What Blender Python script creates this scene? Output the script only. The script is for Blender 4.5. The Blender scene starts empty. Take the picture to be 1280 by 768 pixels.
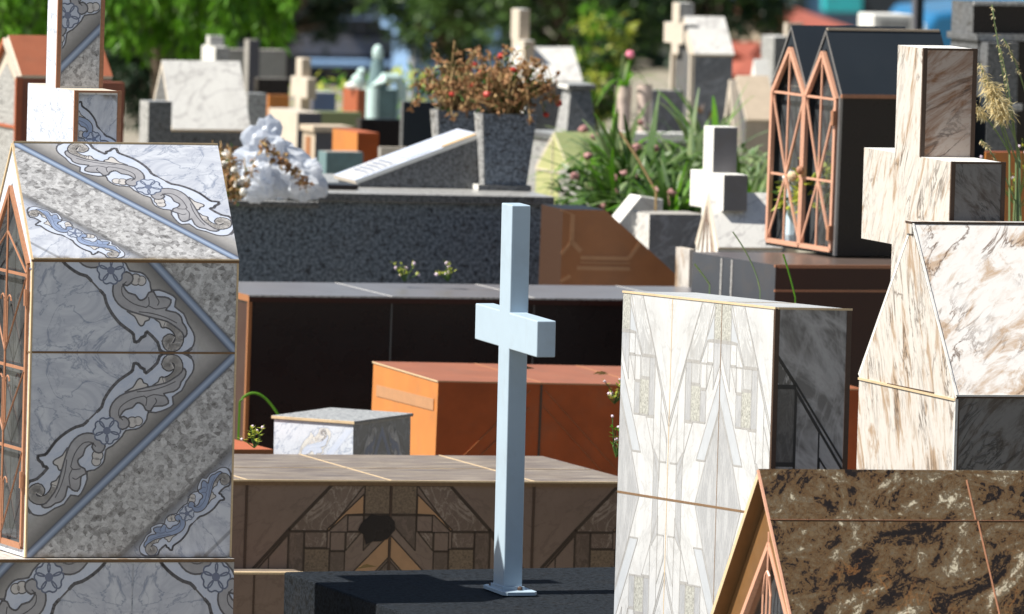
import bpy, math, random
from mathutils import Vector, Matrix, Euler, noise as mnoise
R = math.radians
C = bpy.context.scene
COL = C.collection
# ------------------------------------------------------------------ camera model
F = 14000.0; EL = R(4.7); ROLL = R(1.0); H = 3.1
cam = bpy.data.objects.new('camera', bpy.data.cameras.new('camera'))
COL.objects.link(cam); C.camera = cam
cam.data.sensor_width = 36; cam.data.lens = F*36/1280
cam.data.clip_start = 1; cam.data.clip_end = 6000
CM = Matrix.Translation((0,0,H)) @ Matrix.Rotation(R(90)-EL,4,'X') @ Matrix.Rotation(ROLL,4,'Z')
cam.matrix_world = CM
CI = CM.inverted()
def P(x, y, D):                      # point of the world seen at photo pixel (x, y), D metres deep
    return CM @ Vector(((x-640)/F*D, (384-y)/F*D, -D))
def proj(p):
    q = CI @ p
    return 640+F*q.x/-q.z, 384-F*q.y/-q.z
def ground_z(Y):
    if Y < 30: return 0.0
    if Y < 60: return -0.035*(Y-30)
    if Y < 150: return -1.05-0.056*(Y-60)
    return -6.09
# ------------------------------------------------------------------ materials
class NT:
    def __init__(s, name):
        s.m = bpy.data.materials.new(name); s.m.use_nodes = True
        s.t = s.m.node_tree; s.b = s.t.nodes['Principled BSDF']; s.o = s.t.nodes['Material Output']
        s.uv = s.n('ShaderNodeUVMap').outputs[0]
        s.obj = s.n('ShaderNodeTexCoord').outputs['Object']
    def n(s, t, **k):
        x = s.t.nodes.new(t)
        for a, b in k.items(): setattr(x, a, b)
        return x
    def link(s, a, b):
        if isinstance(a, (int, float)): b.default_value = a
        elif isinstance(a, (tuple, list)):
            b.default_value = tuple(a) + ((1,) if len(a) == 3 and b.type == 'RGBA' else ())
        else: s.t.links.new(a, b)
    def map(s, v, sc=(1,1,1), rot=0, loc=(0,0,0)):
        x = s.n('ShaderNodeMapping'); s.link(v, x.inputs[0])
        if rot: x.vector_type = 'TEXTURE'; sc = tuple(1/q for q in sc)
        x.inputs['Scale'].default_value = sc; x.inputs['Rotation'].default_value = (0,0,rot); x.inputs['Location'].default_value = loc
        return x.outputs[0]
    def noise(s, v, sc, det=4, ro=.5, dist=0):
        x = s.n('ShaderNodeTexNoise'); s.link(v, x.inputs['Vector'])
        x.inputs['Scale'].default_value = sc; x.inputs['Detail'].default_value = det
        x.inputs['Roughness'].default_value = ro; x.inputs['Distortion'].default_value = dist
        return x.outputs[0]
    def vor(s, v, sc, feat='F1'):
        x = s.n('ShaderNodeTexVoronoi', feature=feat); s.link(v, x.inputs['Vector']); x.inputs['Scale'].default_value = sc
        return x.outputs['Distance'], x.outputs.get('Color')
    def math(s, op, a, b=0.0, c=0.0, clamp=False):
        x = s.n('ShaderNodeMath', operation=op, use_clamp=clamp)
        s.link(a, x.inputs[0]); s.link(b, x.inputs[1]); s.link(c, x.inputs[2]); return x.outputs[0]
    def ramp(s, f, stops, interp='LINEAR'):
        x = s.n('ShaderNodeValToRGB'); s.link(f, x.inputs[0]); e = x.color_ramp.elements; x.color_ramp.interpolation = interp
        while len(e) > 1: e.remove(e[-1])
        for i, (p, c) in enumerate(stops):
            if not isinstance(c, tuple): c = (c, c, c)
            el = e[0] if i == 0 else e.new(p)
            el.position = p; el.color = tuple(c[:3])+(1,)
        return x.outputs[0]
    def mix(s, f, a, b, mode='MIX'):
        x = s.n('ShaderNodeMix', data_type='RGBA', blend_type=mode)
        s.link(f, x.inputs[0]); s.link(a, x.inputs[6]); s.link(b, x.inputs[7]); return x.outputs[2]
    def vein(s, v, sc, width=.03, det=5, dist=.6, ro=.6):
        f = s.math('ABSOLUTE', s.math('SUBTRACT', s.noise(v, sc, det, ro, dist), .5))
        return s.ramp(f, [(0, 1.0), (width, 0.0)])
    def done(s, col, rough=.35, metal=0, bump=None, bs=.2, bd=.002, spec=.5):
        s.link(col, s.b.inputs['Base Color']); s.link(rough, s.b.inputs['Roughness']); s.b.inputs['Metallic'].default_value = metal
        s.b.inputs['Specular IOR Level'].default_value = spec
        if bump is not None:
            x = s.n('ShaderNodeBump'); x.inputs['Strength'].default_value = bs; x.inputs['Distance'].default_value = bd
            s.link(bump, x.inputs['Height']); s.t.links.new(x.outputs[0], s.b.inputs['Normal'])
        return s.m
def grime(n, col, dark=(.12,.09,.06), amt=.5, sc=9, lo=.52, hi=.75):
    f = n.noise(n.uv, sc, 6, .65, .4)
    return n.mix(n.math('MULTIPLY', n.ramp(f, [(lo, 0.0), (hi, 1.0)]), amt), col, dark)
def solid(name, col, rough=.5, var=.25, sc=60, metal=0, spec=.5, g=.25):
    n = NT(name); f = n.noise(n.uv, sc, 5, .6)
    c = n.mix(f, tuple(x*(1-var) for x in col), tuple(min(1, x*(1+var)) for x in col))
    if g: c = grime(n, c, amt=g)
    return n.done(c, rough, metal, f, .15, .001, spec)
def marble(name, base, vein, sc=6, var=.2, width=.03, rough=.25, amt=.7, rot=0.6, st=(1,2.2,1), g=.2):
    n = NT(name); v = n.map(n.uv, st, rot)
    cl = n.noise(v, sc*.6, 5, .6, .5)
    c = n.mix(cl, tuple(x*(1-var) for x in base), tuple(min(.85, x*(1+var)) for x in base))
    c = n.mix(n.math('MULTIPLY', n.vein(v, sc, width), amt), c, vein)
    c = n.mix(n.math('MULTIPLY', n.vein(n.map(n.uv, st, rot+1.1, (3,1,0)), sc*2.1, width*.7), amt*.5), c, vein)
    if g: c = grime(n, c, amt=g)
    return n.done(c, rough, 0, cl, .05, .001)
def granite(name, a, b, c_, sc=260, rough=.3, g=.2, bl=.0, lo=.36):
    n = NT(name)
    f1 = n.noise(n.uv, sc, 3, .7); f2 = n.noise(n.map(n.uv, loc=(7,3,0)), sc*.45, 3, .7)
    c = n.mix(n.ramp(f1, [(.42, 0.0), (.56, 1.0)]), a, b)
    c = n.mix(n.ramp(f2, [(lo, 1.0), (lo+.07, 0.0)]), c, c_)
    if g: c = grime(n, c, amt=g)
    return n.done(c, rough, 0, f1, .08, .001)
def veinstone(name, base, warm, dark, sc=7, rot=1.25, rough=.3, st=(3.2,.75,1), k=1.0, hi=.52):
    n = NT(name); v = n.map(n.uv, st, rot)
    w = n.noise(v, sc, 7, .68, 1.0)
    w2 = n.noise(n.map(n.uv, st, rot, (5,2,0)), sc*4, 6, .7, .5)
    c = n.mix(n.ramp(w, [(.38, 1.0), (hi, 0.0)]), base, warm)
    c = n.mix(n.math('MULTIPLY', n.ramp(w2, [(.5, 0.0), (.72, 1.0)]), .55*k), c, warm)
    cr = n.vein(n.map(n.uv, st, rot, (1,9,0)), sc*.75, .03, 7, 1.2, .62)
    crm = n.math('MULTIPLY', cr, n.ramp(n.noise(n.uv, 6, 2), [(.42, 0.0), (.6, 1.0)]))
    c = n.mix(n.math('MULTIPLY', crm, .9), c, dark)
    c = n.mix(n.math('MULTIPLY', n.ramp(w2, [(.62, 0.0), (.8, 1.0)]), .5*k), c, dark)
    return n.done(c, rough, 0, n.math('ADD', w2, crm), .25, .0015)
M = {}
M['paint'] = solid('light_blue_white_paint', (.37,.47,.56), .4, .07, 18, g=.16)
M['marble'] = marble('white_blue_marble', (.60,.64,.71), (.22,.27,.38), 7, .14, .02, amt=.75, g=.1)
M['marble_w'] = marble('white_grey_marble', (.66,.65,.62), (.30,.28,.28), 5, .10, .025, amt=.6, g=.15)
M['marble_d'] = marble('grey_and_shaded_marble', (.13,.14,.16), (.33,.35,.4), 6, .5, .03, amt=.5)  # also stands for the shaded fronts of white marble graves
M['gran_l'] = granite('light_speckled_granite', (.16,.145,.13), (.50,.48,.45), (.045,.04,.036), 95, g=.15, lo=.39)
M['gran_b'] = granite('blue_grey_granite', (.042,.054,.072), (.185,.225,.275), (.026,.032,.042), 110, g=.12)
M['gran_g'] = granite('pale_grey_granite', (.22,.22,.22), (.45,.45,.44), (.1,.1,.1), 110)  # also colours the sunlit left and top faces of darker granite
M['gran_dg'] = granite('dark_grey_granite', (.06,.065,.07), (.16,.165,.175), (.03,.03,.03), 110)
def black(name, tint=(.012,.009,.009), rough=.16):
    n = NT(name); f = n.noise(n.map(n.uv, (1,1,1)), 2.5, 3, .5)
    c = n.mix(f, tint, tuple(min(1, x*1.8) for x in tint)); c = n.mix(n.math('MULTIPLY', n.noise(n.uv, 300, 2), .1), c, (.05,.045,.045))
    return n.done(c, n.math('ADD', n.math('MULTIPLY', n.noise(n.uv, 12, 5), .25), rough), 0, n.noise(n.uv, 200, 2), .03, .0005, .28)
M['black'] = black('polished_black_granite')
M['blackred'] = black('polished_dark_red_granite', (.028,.009,.007), .2)
M['slate'] = black('blue_black_slate', (.011,.016,.022), .5)
M['greytop'] = solid('grey_sheen_and_shade', (.16,.155,.165), .3, .25, 10, g=.4)  # sheen on black granite, and a cross's shaded front, as grey colour
M['rough_dark'] = granite('shade_darkened_concrete', (.006,.008,.011), (.017,.021,.027), (.004,.005,.006), 120, .9, lo=.40, g=.05)  # concrete darkened to carry the neighbouring tomb's shadow on the slab
M['rough_dark'].node_tree.nodes['Principled BSDF'].inputs['Specular IOR Level'].default_value = .12
M['sidegrey'] = solid('sunlit_side_grey', (.050,.056,.068), .4, .25, 10, g=.3)  # sunlit side of the black base as a grey colour
M['browntop'] = solid('brown_sheen_top', (.10,.075,.065), .3, .3, 10, g=.3)  # sheen on the black base's top as a brown colour
M['orangetop'] = solid('dusty_brown_orange_top', (.30,.105,.05), .45, .35, 6, g=.5)
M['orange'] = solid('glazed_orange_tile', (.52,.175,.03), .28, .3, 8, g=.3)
M['orange_d'] = solid('shaded_orange_tile', (.33,.062,.010), .35, .55, 9, spec=.3, g=.3)  # darker copy of the orange tile for shaded fronts
M['terra'] = solid('terracotta', (.36,.095,.036), .7, .2, 25, g=.25)
M['brick_d'] = solid('brown_stone_tile', (.32,.125,.045), .35, .2, 12)
M['brick_l'] = solid('brown_stone_line', (.42,.21,.10), .35, .2, 40)
M['cream'] = solid('cream_stone', (.55,.485,.40), .5, .15, 30)
M['beige'] = solid('beige_plaster', (.50,.41,.31), .8, .15, 30)
M['pinkpot'] = solid('pale_pink_concrete', (.60,.48,.42), .8, .15, 30)
M['olive'] = solid('olive_tile', (.23,.26,.115), .4, .1, 30, g=.15)
M['olive_l'] = solid('olive_trim', (.40,.41,.19), .4, .1, 30)
M['white'] = solid('white_stone', (.72,.71,.67), .45, .08, 30, g=.12)
M['conc'] = solid('weathered_concrete', (.30,.285,.26), .85, .2, 30, g=.4)
M['grout'] = solid('rusty_grout', (.17,.10,.05), .8, .4, 120, g=0)
M['groutc'] = solid('cream_grout', (.55,.42,.26), .8, .3, 160, g=.3)
M['trim'] = solid('dark_brown_corner_trim', (.055,.028,.016), .45, .4, 120, g=0)
M['bronze'] = solid('dark_bronze_stone', (.17,.085,.03), .4, .3, 20)
M['rustroof'] = solid('rust_brown_tile', (.24,.075,.035), .55, .3, 14)
M['rust'] = solid('rusty_iron', (.33,.15,.08), .6, .4, 160, g=.3)
M['copper'] = solid('copper_pink_metal', (.58,.31,.21), .4, .2, 120, .0, g=.25)
M['steel'] = solid('weathered_steel_edge', (.28,.27,.27), .4, .2, 90, .6)
M['inside'] = solid('tomb_interior', (.10,.10,.10), .9, .3, 10)
M['teal'] = solid('teal_white_paint', (.45,.60,.58), .6, .15, 25)
M['teal_d'] = solid('faded_teal_paint', (.13,.21,.22), .7, .35, 20)
M['soil'] = solid('dry_soil', (.16,.115,.075), .95, .4, 15)
M['navy'] = solid('dark_navy_wall', (.020,.028,.038), .6, .3, 1)
M['greywall'] = solid('grey_plaster_wall', (.085,.085,.10), .8, .15, .6)
M['bluewall'] = solid('light_blue_wall', (.20,.34,.56), .8, .1, .5)
M['turq'] = solid('turquoise_awning', (.03,.42,.46), .5, .15, 2)
M['redroof'] = solid('red_clay_roof', (.30,.075,.045), .8, .3, 3)
M['bluegrey'] = solid('blue_grey_wall', (.11,.16,.27), .7, .2, .5)
M['bark'] = solid('brown_bark', (.09,.065,.045), .9, .4, 30)
M['redpetal'] = solid('red_petal', (.42,.03,.015), .5, .3, 80, g=0)
M['pink'] = solid('pink_petal', (.75,.20,.30), .5, .2, 80, g=0)
M['lilac'] = solid('pale_lilac_petal', (.65,.52,.62), .5, .2, 80, g=0)
M['dry'] = solid('dried_leaf', (.30,.155,.065), .8, .5, 60, g=0)
M['drystem'] = solid('dry_stalk', (.40,.27,.12), .8, .3, 60, g=0)
M['glassjar'] = solid('pale_glass_vase', (.45,.55,.62), .1, .1, 30, g=0)
def leafmat(name, col, tr=.35, rough=.45, var=.35):
    n = NT(name); f = n.noise(n.obj, 3.0, 4, .6); 
    g = n.n('ShaderNodeNewGeometry').outputs['Random Per Island']
    c = n.mix(f, tuple(x*(1-var) for x in col), tuple(x*(1+var) for x in col))
    c = n.mix(n.math('MULTIPLY', g, .5), c, (col[0]*1.7, col[1]*1.35, col[2]*.8))
    n.done(c, rough, spec=.4)
    t = n.n('ShaderNodeBsdfTranslucent'); n.link(c, t.inputs[0])
    mx = n.n('ShaderNodeMixShader'); mx.inputs[0].default_value = tr
    n.t.links.new(n.b.outputs[0], mx.inputs[1]); n.t.links.new(t.outputs[0], mx.inputs[2]); n.t.links.new(mx.outputs[0], n.o.inputs[0])
    return n.m
M['leaf'] = leafmat('bright_green_leaf', (.10,.27,.02), .5)
M['leaf_m'] = leafmat('mid_green_leaf', (.060,.13,.030), .3)
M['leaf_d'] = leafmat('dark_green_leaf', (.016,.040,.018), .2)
M['leaf_g'] = leafmat('grey_green_strap_leaf', (.19,.28,.15), .35)
M['leaf_y'] = leafmat('yellow_green_leaf', (.42,.50,.09), .45)
M['seed'] = leafmat('pale_seed_head', (.62,.58,.40), .4, .8)
def plastic():
    n = NT('white_plastic_film'); c = n.mix(n.noise(n.obj, 8, 4), (.62,.68,.78), (.85,.86,.88))
    n.done(c, .28)
    t = n.n('ShaderNodeBsdfTranslucent'); n.link(c, t.inputs[0])
    mx = n.n('ShaderNodeMixShader'); mx.inputs[0].default_value = .55
    n.t.links.new(n.b.outputs[0], mx.inputs[1]); n.t.links.new(t.outputs[0], mx.inputs[2]); n.t.links.new(mx.outputs[0], n.o.inputs[0])
    return n.m
M['plastic'] = plastic()
def glass():
    n = NT('dusty_glass'); g = n.n('ShaderNodeBsdfGlossy'); g.inputs['Roughness'].default_value = .06; g.inputs[0].default_value = (.9,.95,1,1)
    d = n.n('ShaderNodeBsdfDiffuse'); d.inputs[0].default_value = (.30,.33,.36,1)
    tr = n.n('ShaderNodeBsdfTransparent'); tr.inputs[0].default_value = (.80,.84,.86,1)
    a = n.n('ShaderNodeMixShader'); a.inputs[0].default_value = .5; n.t.links.new(g.outputs[0], a.inputs[1]); n.t.links.new(d.outputs[0], a.inputs[2])
    b = n.n('ShaderNodeMixShader'); n.link(n.ramp(n.noise(n.uv, 9, 5, .6), [(.3, .12), (.7, .38)]), b.inputs[0])
    n.t.links.new(tr.outputs[0], b.inputs[1]); n.t.links.new(a.outputs[0], b.inputs[2]); n.t.links.new(b.outputs[0], n.o.inputs[0])
    return n.m
M['glass'] = glass()
# cream stone with brown cracks, two streak directions, darker copies for shaded faces
M['vein'] = veinstone('cream_veined_stone', (.56,.53,.495), (.35,.25,.17), (.055,.032,.020), 7, .36, st=(3.4,.8,1), k=.95, hi=.485)
M['vein_roof'] = veinstone('cream_cracked_stone', (.66,.64,.62), (.44,.33,.24), (.10,.055,.03), 5.5, -.85, st=(2.4,.9,1), k=.75, hi=.48)
M['vein_b'] = veinstone('shade_and_stripe_veined_stone', (.42,.345,.30), (.21,.10,.05), (.03,.015,.01), 6, 1.05, st=(2.6,.8,1), k=1.3)
M['vein_g'] = veinstone('shaded_veined_stone', (.17,.165,.165), (.07,.055,.05), (.010,.008,.008), 9, -.75, st=(2.6,.8,1), k=.6)
def brownmarble():
    n = NT('dark_brown_gold_marble'); v = n.map(n.uv, (1,1.7,1), .5)
    f = n.noise(v, 5.5, 10, .70, 1.6); f2 = n.noise(n.map(n.uv, (1.3,1,1), -.4, (4,4,0)), 60, 7, .78, .8)
    k = n.math('ADD', n.math('MULTIPLY', f, .60), n.math('MULTIPLY', f2, .40))
    c = n.ramp(k, [(.30,(.006,.005,.004)), (.46,(.014,.010,.007)), (.478,(.055,.034,.018)), (.495,(.125,.072,.028)), (.515,(.045,.031,.019)), (.535,(.14,.095,.048)), (.56,(.065,.050,.034)), (.585,(.20,.165,.11)), (.61,(.40,.36,.27)), (.66,(.48,.44,.35))])
    sw = n.vein(n.map(n.uv, (1,1.6,1), .5, (2,0,0)), 4, .02, 6, 2.0)
    c = n.mix(n.math('MULTIPLY', n.math('MULTIPLY', sw, n.ramp(n.noise(n.uv, 3, 2), [(.5, 0.0), (.62, 1.0)])), .6), c, (.24,.11,.035))
    return n.done(c, .22, 0, f2, .05, .0006)
M['brown'] = brownmarble()
def woodtop():
    n = NT('weathered_streaked_top'); v = n.map(n.uv, (1,9,1), .04)
    f = n.noise(v, 6, 8, .7, .3)
    c = n.ramp(f, [(.36,(.075,.050,.030)), (.48,(.17,.125,.085)), (.58,(.30,.24,.165)), (.68,(.50,.44,.33))])
    c = n.mix(n.math('MULTIPLY', n.noise(n.uv, 9, 4), .35), c, (.22,.21,.24))
    return n.done(c, .4, 0, f, .2, .001)
M['woodtop'] = woodtop()
# ornamented tile ground: printed bars, granite field, marble corners; uv runs 0..1 over one tile
def scrollground():
    n = NT('ornamented_tile_ground')
    sep = n.n('ShaderNodeSeparateXYZ'); n.link(n.uv, sep.inputs[0])
    u, v = sep.outputs[0], sep.outputs[1]
    d = n.math('MULTIPLY_ADD', n.math('SUBTRACT', v, u), .5, .5)
    um = n.map(n.uv, (.45,.45,1))
    mv = n.map(um, (1,1.6,1), -.7)
    mb_ = n.mix(n.noise(mv, 6, 5, .6, .5), (.50,.53,.60), (.66,.69,.75))
    mb_ = n.mix(n.math('MULTIPLY', n.vein(n.map(um,(1,1.5,1),-.6,(3,3,0)), 5, .10, 6, 1.2), .40), mb_, (.27,.30,.40))
    ve = n.math('MULTIPLY', n.vein(mv, 7, .022, 6, 1.0), .7)
    mb_ = n.mix(ve, mb_, (.20,.24,.34))
    mb_ = n.mix(n.math('MULTIPLY', n.vein(n.map(um,(1.4,1,1),.6,(2,5,0)), 12, .018, 5, .8), .4), mb_, (.22,.26,.36))
    g1 = n.noise(um, 190, 3, .7); g2 = n.noise(n.map(um, loc=(3,8,0)), 85, 4, .72); g3 = n.noise(n.map(um, loc=(9,8,0)), 120, 4, .75)
    gr = n.mix(n.ramp(g2, [(.42, 0.0), (.56, 1.0)]), (.22,.215,.22), (.54,.545,.56))
    gr = n.mix(n.ramp(g3, [(.38, 1.0), (.45, 0.0)]), gr, (.05,.045,.04))
    vd, vc = n.vor(n.map(um, (1,1,1)), 95)
    gr = n.mix(.55, gr, n.ramp(vc, [(.12,(.10,.10,.105)), (.34,(.28,.28,.29)), (.55,(.48,.485,.50)), (.85,(.66,.665,.68))]))
    gr = n.mix(n.math('MULTIPLY', g1, .2), gr, (.55,.54,.52))
    warm = n.mix(g2, (.32,.31,.305), (.47,.46,.455))
    base = n.mix(n.ramp(d, [(.265, 0.0), (.27, 1.0), (.485, 1.0), (.49, 0.0)]), mb_, gr)
    base = n.mix(n.ramp(d, [(.50, 1.0), (.60, .85), (.64, .0)]), base, warm) if False else n.mix(n.ramp(d, [(.495, 0.0), (.50, 1.0), (.57, 1.0), (.63, 0.0)]), base, warm)
    sh = n.ramp(d, [(.0,0.0), (.06,0.0), (.062,.6), (.070,.6), (.072,0.0), (.235,0.0), (.262,.8), (.280,.8), (.286,0.0), (.476,0.0), (.484,.9), (.488,.0), (.508,.0), (.512,.9), (.528,.7), (.555,.2), (.58,0.0)])
    base = n.mix(n.math('MULTIPLY', sh, .85), base, (.10,.10,.105))
    bl = n.ramp(d, [(.482,0.0), (.486,1.0), (.512,1.0), (.516,0.0)])
    blc = n.ramp(d, [(.484,(.05,.07,.12)), (.492,(.24,.31,.44)), (.50,(.36,.44,.58)), (.508,(.16,.20,.29)), (.514,(.05,.05,.065))])
    base = n.mix(bl, base, blc)
    # dirt that has settled along the tile's lower edge
    ed = n.math('MULTIPLY', n.ramp(v, [(.0, 1.0), (.03, 0.0)]), n.ramp(n.noise(um, 30, 5), [(.4, .2), (.6, .9)]))
    base = n.mix(ed, base, (.14,.11,.07))
    return n.done(base, .27, 0, g2, .04, .0006)
M['sg'] = scrollground()
M['ink'] = solid('dark_grey_print', (.125,.125,.14), .3, .2, 60, g=0)
M['band'] = marble('pale_blue_print', (.56,.61,.72), (.42,.50,.66), 10, .1, .05, amt=.4, g=0)
M['acan'] = solid('grey_leaf_print', (.36,.36,.385), .3, .45, 26, g=0)
M['acanb'] = solid('blue_leaf_print', (.27,.34,.50), .3, .3, 26, g=0)
M['bud'] = solid('beige_print', (.56,.54,.53), .3, .12, 40, g=0)
M['pet'] = solid('blue_petal_print', (.48,.53,.63), .3, .12, 40, g=0)
M['petc'] = solid('slate_blue_print', (.16,.19,.28), .3, .12, 40, g=0)
# patchwork tiles: white, brown, and a dark copy standing for the shaded end face
def patch(k, base, vein, stip, line, bar):
    M[k+'s'] = marble(k+'_smooth', base, tuple(x*.6 for x in base), 5, .25, .03, amt=.4, g=.25)
    M[k+'v'] = marble(k+'_veined', tuple(x*.75 for x in base), vein, 9, .35, .03, amt=.7, rot=1.0, g=.25)
    M[k+'t'] = granite(k+'_stippled', tuple(x*.6 for x in stip), stip, tuple(x*.4 for x in stip), 150)
    M[k+'l'] = solid(k+'_line', line, .4, .3, 60)
    M[k+'b'] = solid(k+'_bar', bar, .35, .12, 30)
    M[k+'g'] = marble(k+'_shadowy', tuple(x*.55 for x in base), base, 12, .5, .05, amt=.5, rot=1.4, g=.2)  # smudged darker marble patches of the tile print
patch('pw', (.53,.54,.555), (.62,.63,.64), (.48,.485,.45), (.33,.325,.32), (.43,.455,.49))
M['pwg'] = marble('pw_shadowy', (.40,.41,.43), (.25,.26,.28), 9, .3, .06, amt=.5, rot=1.4, st=(1,3,1), g=.1)
patch('pb', (.20,.138,.108), (.34,.27,.22), (.21,.145,.095), (.035,.018,.010), (.42,.235,.12))
patch('pd', (.17,.16,.155), (.62,.60,.58), (.36,.35,.34), (.022,.020,.020), (.20,.23,.30))
M['pds'] = marble('pd_cloudy', (.16,.152,.15), (.42,.41,.41), 4, .75, .10, amt=.85, g=.2)
# ------------------------------------------------------------------ mesh building
def V(*a): return Vector(a)
class MB:
    def __init__(s): s.v = []; s.f = []; s.m = []; s.uv = []; s.sm = []
    def face(s, pts, mat, uv=None, smooth=False):
        pts = [Vector(p) for p in pts]
        if uv is None:
            n = Vector((0,0,0))
            for i in range(len(pts)):
                a, b = pts[i], pts[(i+1) % len(pts)]
                n += Vector(((a.y-b.y)*(a.z+b.z), (a.z-b.z)*(a.x+b.x), (a.x-b.x)*(a.y+b.y)))
            if n.length < 1e-12: return
            n.normalize()
            if abs(n.z) > .9: uv = [(p.x, p.y) for p in pts]
            else:
                h = Vector((0,0,1)).cross(n).normalized(); w = n.cross(h)
                o = 3.7*round(n.x*3)+1.3*round(n.y*3)
                uv = [(p.dot(h)+o, p.dot(w)) for p in pts]
        i = len(s.v); s.v += [tuple(p) for p in pts]; s.f.append(tuple(range(i, i+len(pts)))); s.m.append(mat); s.uv += [tuple(x[:2]) for x in uv]; s.sm.append(smooth)
    def box(s, x0, x1, y0, y1, z0, z1, m, front=None, left=None, top=None, right=None, back=None, bot=None, skip=''):
        if 'f' not in skip: s.face([(x0,y0,z0),(x1,y0,z0),(x1,y0,z1),(x0,y0,z1)], front or m)
        if 'b' not in skip: s.face([(x1,y1,z0),(x0,y1,z0),(x0,y1,z1),(x1,y1,z1)], back or front or m)
        if 'l' not in skip: s.face([(x0,y1,z0),(x0,y0,z0),(x0,y0,z1),(x0,y1,z1)], left or m)
        if 'r' not in skip: s.face([(x1,y0,z0),(x1,y1,z0),(x1,y1,z1),(x1,y0,z1)], right or left or m)
        if 't' not in skip: s.face([(x0,y0,z1),(x1,y0,z1),(x1,y1,z1),(x0,y1,z1)], top or m)
        if 'd' not in skip: s.face([(x0,y1,z0),(x1,y1,z0),(x1,y0,z0),(x0,y0,z0)], bot or m)
    def extr(s, pts, d, m, side=None):          # closed polygon extruded along d
        pts = [Vector(p) for p in pts]; d = Vector(d); q = [p+d for p in pts]
        s.face(pts[::-1], m); s.face(q, m)
        for i in range(len(pts)):
            j = (i+1) % len(pts); s.face([pts[i], pts[j], q[j], q[i]], side or m)
    def bar(s, a, b, w, h, m, up=(0,0,1)):      # rectangular bar between two points
        a = Vector(a); b = Vector(b); d = (b-a); 
        if d.length < 1e-6: return
        d.normalize(); u = d.cross(Vector(up)); 
        if u.length < 1e-3: u = d.cross(Vector((0,1,0)))
        u.normalize(); n = u.cross(d); u *= w/2; n *= h/2
        A = [a-u-n, a+u-n, a+u+n, a-u+n]; B = [p+(b-a) for p in A]
        s.face(A[::-1], m); s.face(B, m)
        for i in range(4): j = (i+1) % 4; s.face([A[i], A[j], B[j], B[i]], m)
    def tube(s, pts, r, m, k=6, r1=None):
        pts = [Vector(p) for p in pts]; rings = []
        for i, p in enumerate(pts):
            d = (pts[min(i+1, len(pts)-1)]-pts[max(i-1, 0)]).normalized()
            u = d.cross(Vector((.3,.2,.93)));
            if u.length < .05: u = d.cross(Vector((1,0,0)))
            u.normalize(); w = d.cross(u)
            rr = r if r1 is None else r+(r1-r)*i/(len(pts)-1)
            rings.append([p+(u*math.cos(2*math.pi*j/k)+w*math.sin(2*math.pi*j/k))*rr for j in range(k)])
        for i in range(len(rings)-1):
            for j in range(k):
                s.face([rings[i][j], rings[i][(j+1)%k], rings[i+1][(j+1)%k], rings[i+1][j]], m, [(0,0)]*4 if False else None, True)
        s.face(rings[0][::-1], m); s.face(rings[-1], m)
    def ball(s, c, r, m, nu=10, nv=7, sc=(1,1,1), disp=0, seed=0, fr=3.0):
        c = Vector(c)
        def pt(i, j):
            th = math.pi*i/nv; ph = 2*math.pi*(j % nu)/nu
            d = Vector((math.sin(th)*math.cos(ph), math.sin(th)*math.sin(ph), math.cos(th)))
            k = 1+(disp*mnoise.noise(d*fr+Vector((seed,seed*.7,0)))*2 if disp else 0)
            return c+Vector((d.x*sc[0], d.y*sc[1], d.z*sc[2]))*r*k
        for i in range(nv):
            for j in range(nu):
                q = [pt(i,j), pt(i+1,j), pt(i+1,j+1), pt(i,j+1)]
                if i == 0: q = [q[0], q[1], q[2]]
                elif i == nv-1: q = [q[0], q[1], q[3]]
                s.face(q, m, [(0,0)]*len(q) if False else None, disp == 0)
    def leaf(s, p, d, n, L, W, m, bend=.2):
        d = Vector(d).normalized(); u = d.cross(Vector(n)); 
        if u.length < 1e-3: u = d.cross(Vector((.1,.9,.3)))
        u.normalize(); p = Vector(p); w = u.cross(d)
        q = [p, p+d*L*.45+u*W/2+w*L*bend*.3, p+d*L, p+d*L*.45-u*W/2+w*L*bend*.3]
        s.face(q, m, [(0,0),(.5,1),(1,0),(.5,-1)])
    def build(s, name, parent=None, bevel=0, matrix=None, merge=False):
        me = bpy.data.meshes.new(name)
        me.from_pydata(s.v, [], s.f)
        keys = []
        for k in s.m:
            if k not in keys: keys.append(k)
        for k in keys: me.materials.append(M[k])
        idx = {k: i for i, k in enumerate(keys)}
        me.polygons.foreach_set('material_index', [idx[k] for k in s.m])
        me.polygons.foreach_set('use_smooth', s.sm)
        uvl = me.uv_layers.new(name='UVMap')
        uvl.data.foreach_set('uv', [c for t in s.uv for c in t])
        o = bpy.data.objects.new(name, me); COL.objects.link(o)
        if parent is not None: o.parent = parent
        if bevel or merge:
            import bmesh
            bm = bmesh.new(); bm.from_mesh(me); bmesh.ops.remove_doubles(bm, verts=bm.verts, dist=1e-5); bm.to_mesh(me); bm.free()
        if bevel:
            b = o.modifiers.new('bevel', 'BEVEL'); b.width = bevel; b.segments = 2; b.limit_method = 'ANGLE'; b.angle_limit = R(40)
        return o
def tag(o, label=None, cat=None, group=None, kind=None):
    if label: o['label'] = label
    if cat: o['category'] = cat
    if group: o['group'] = group
    if kind: o['kind'] = kind
    return o
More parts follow.
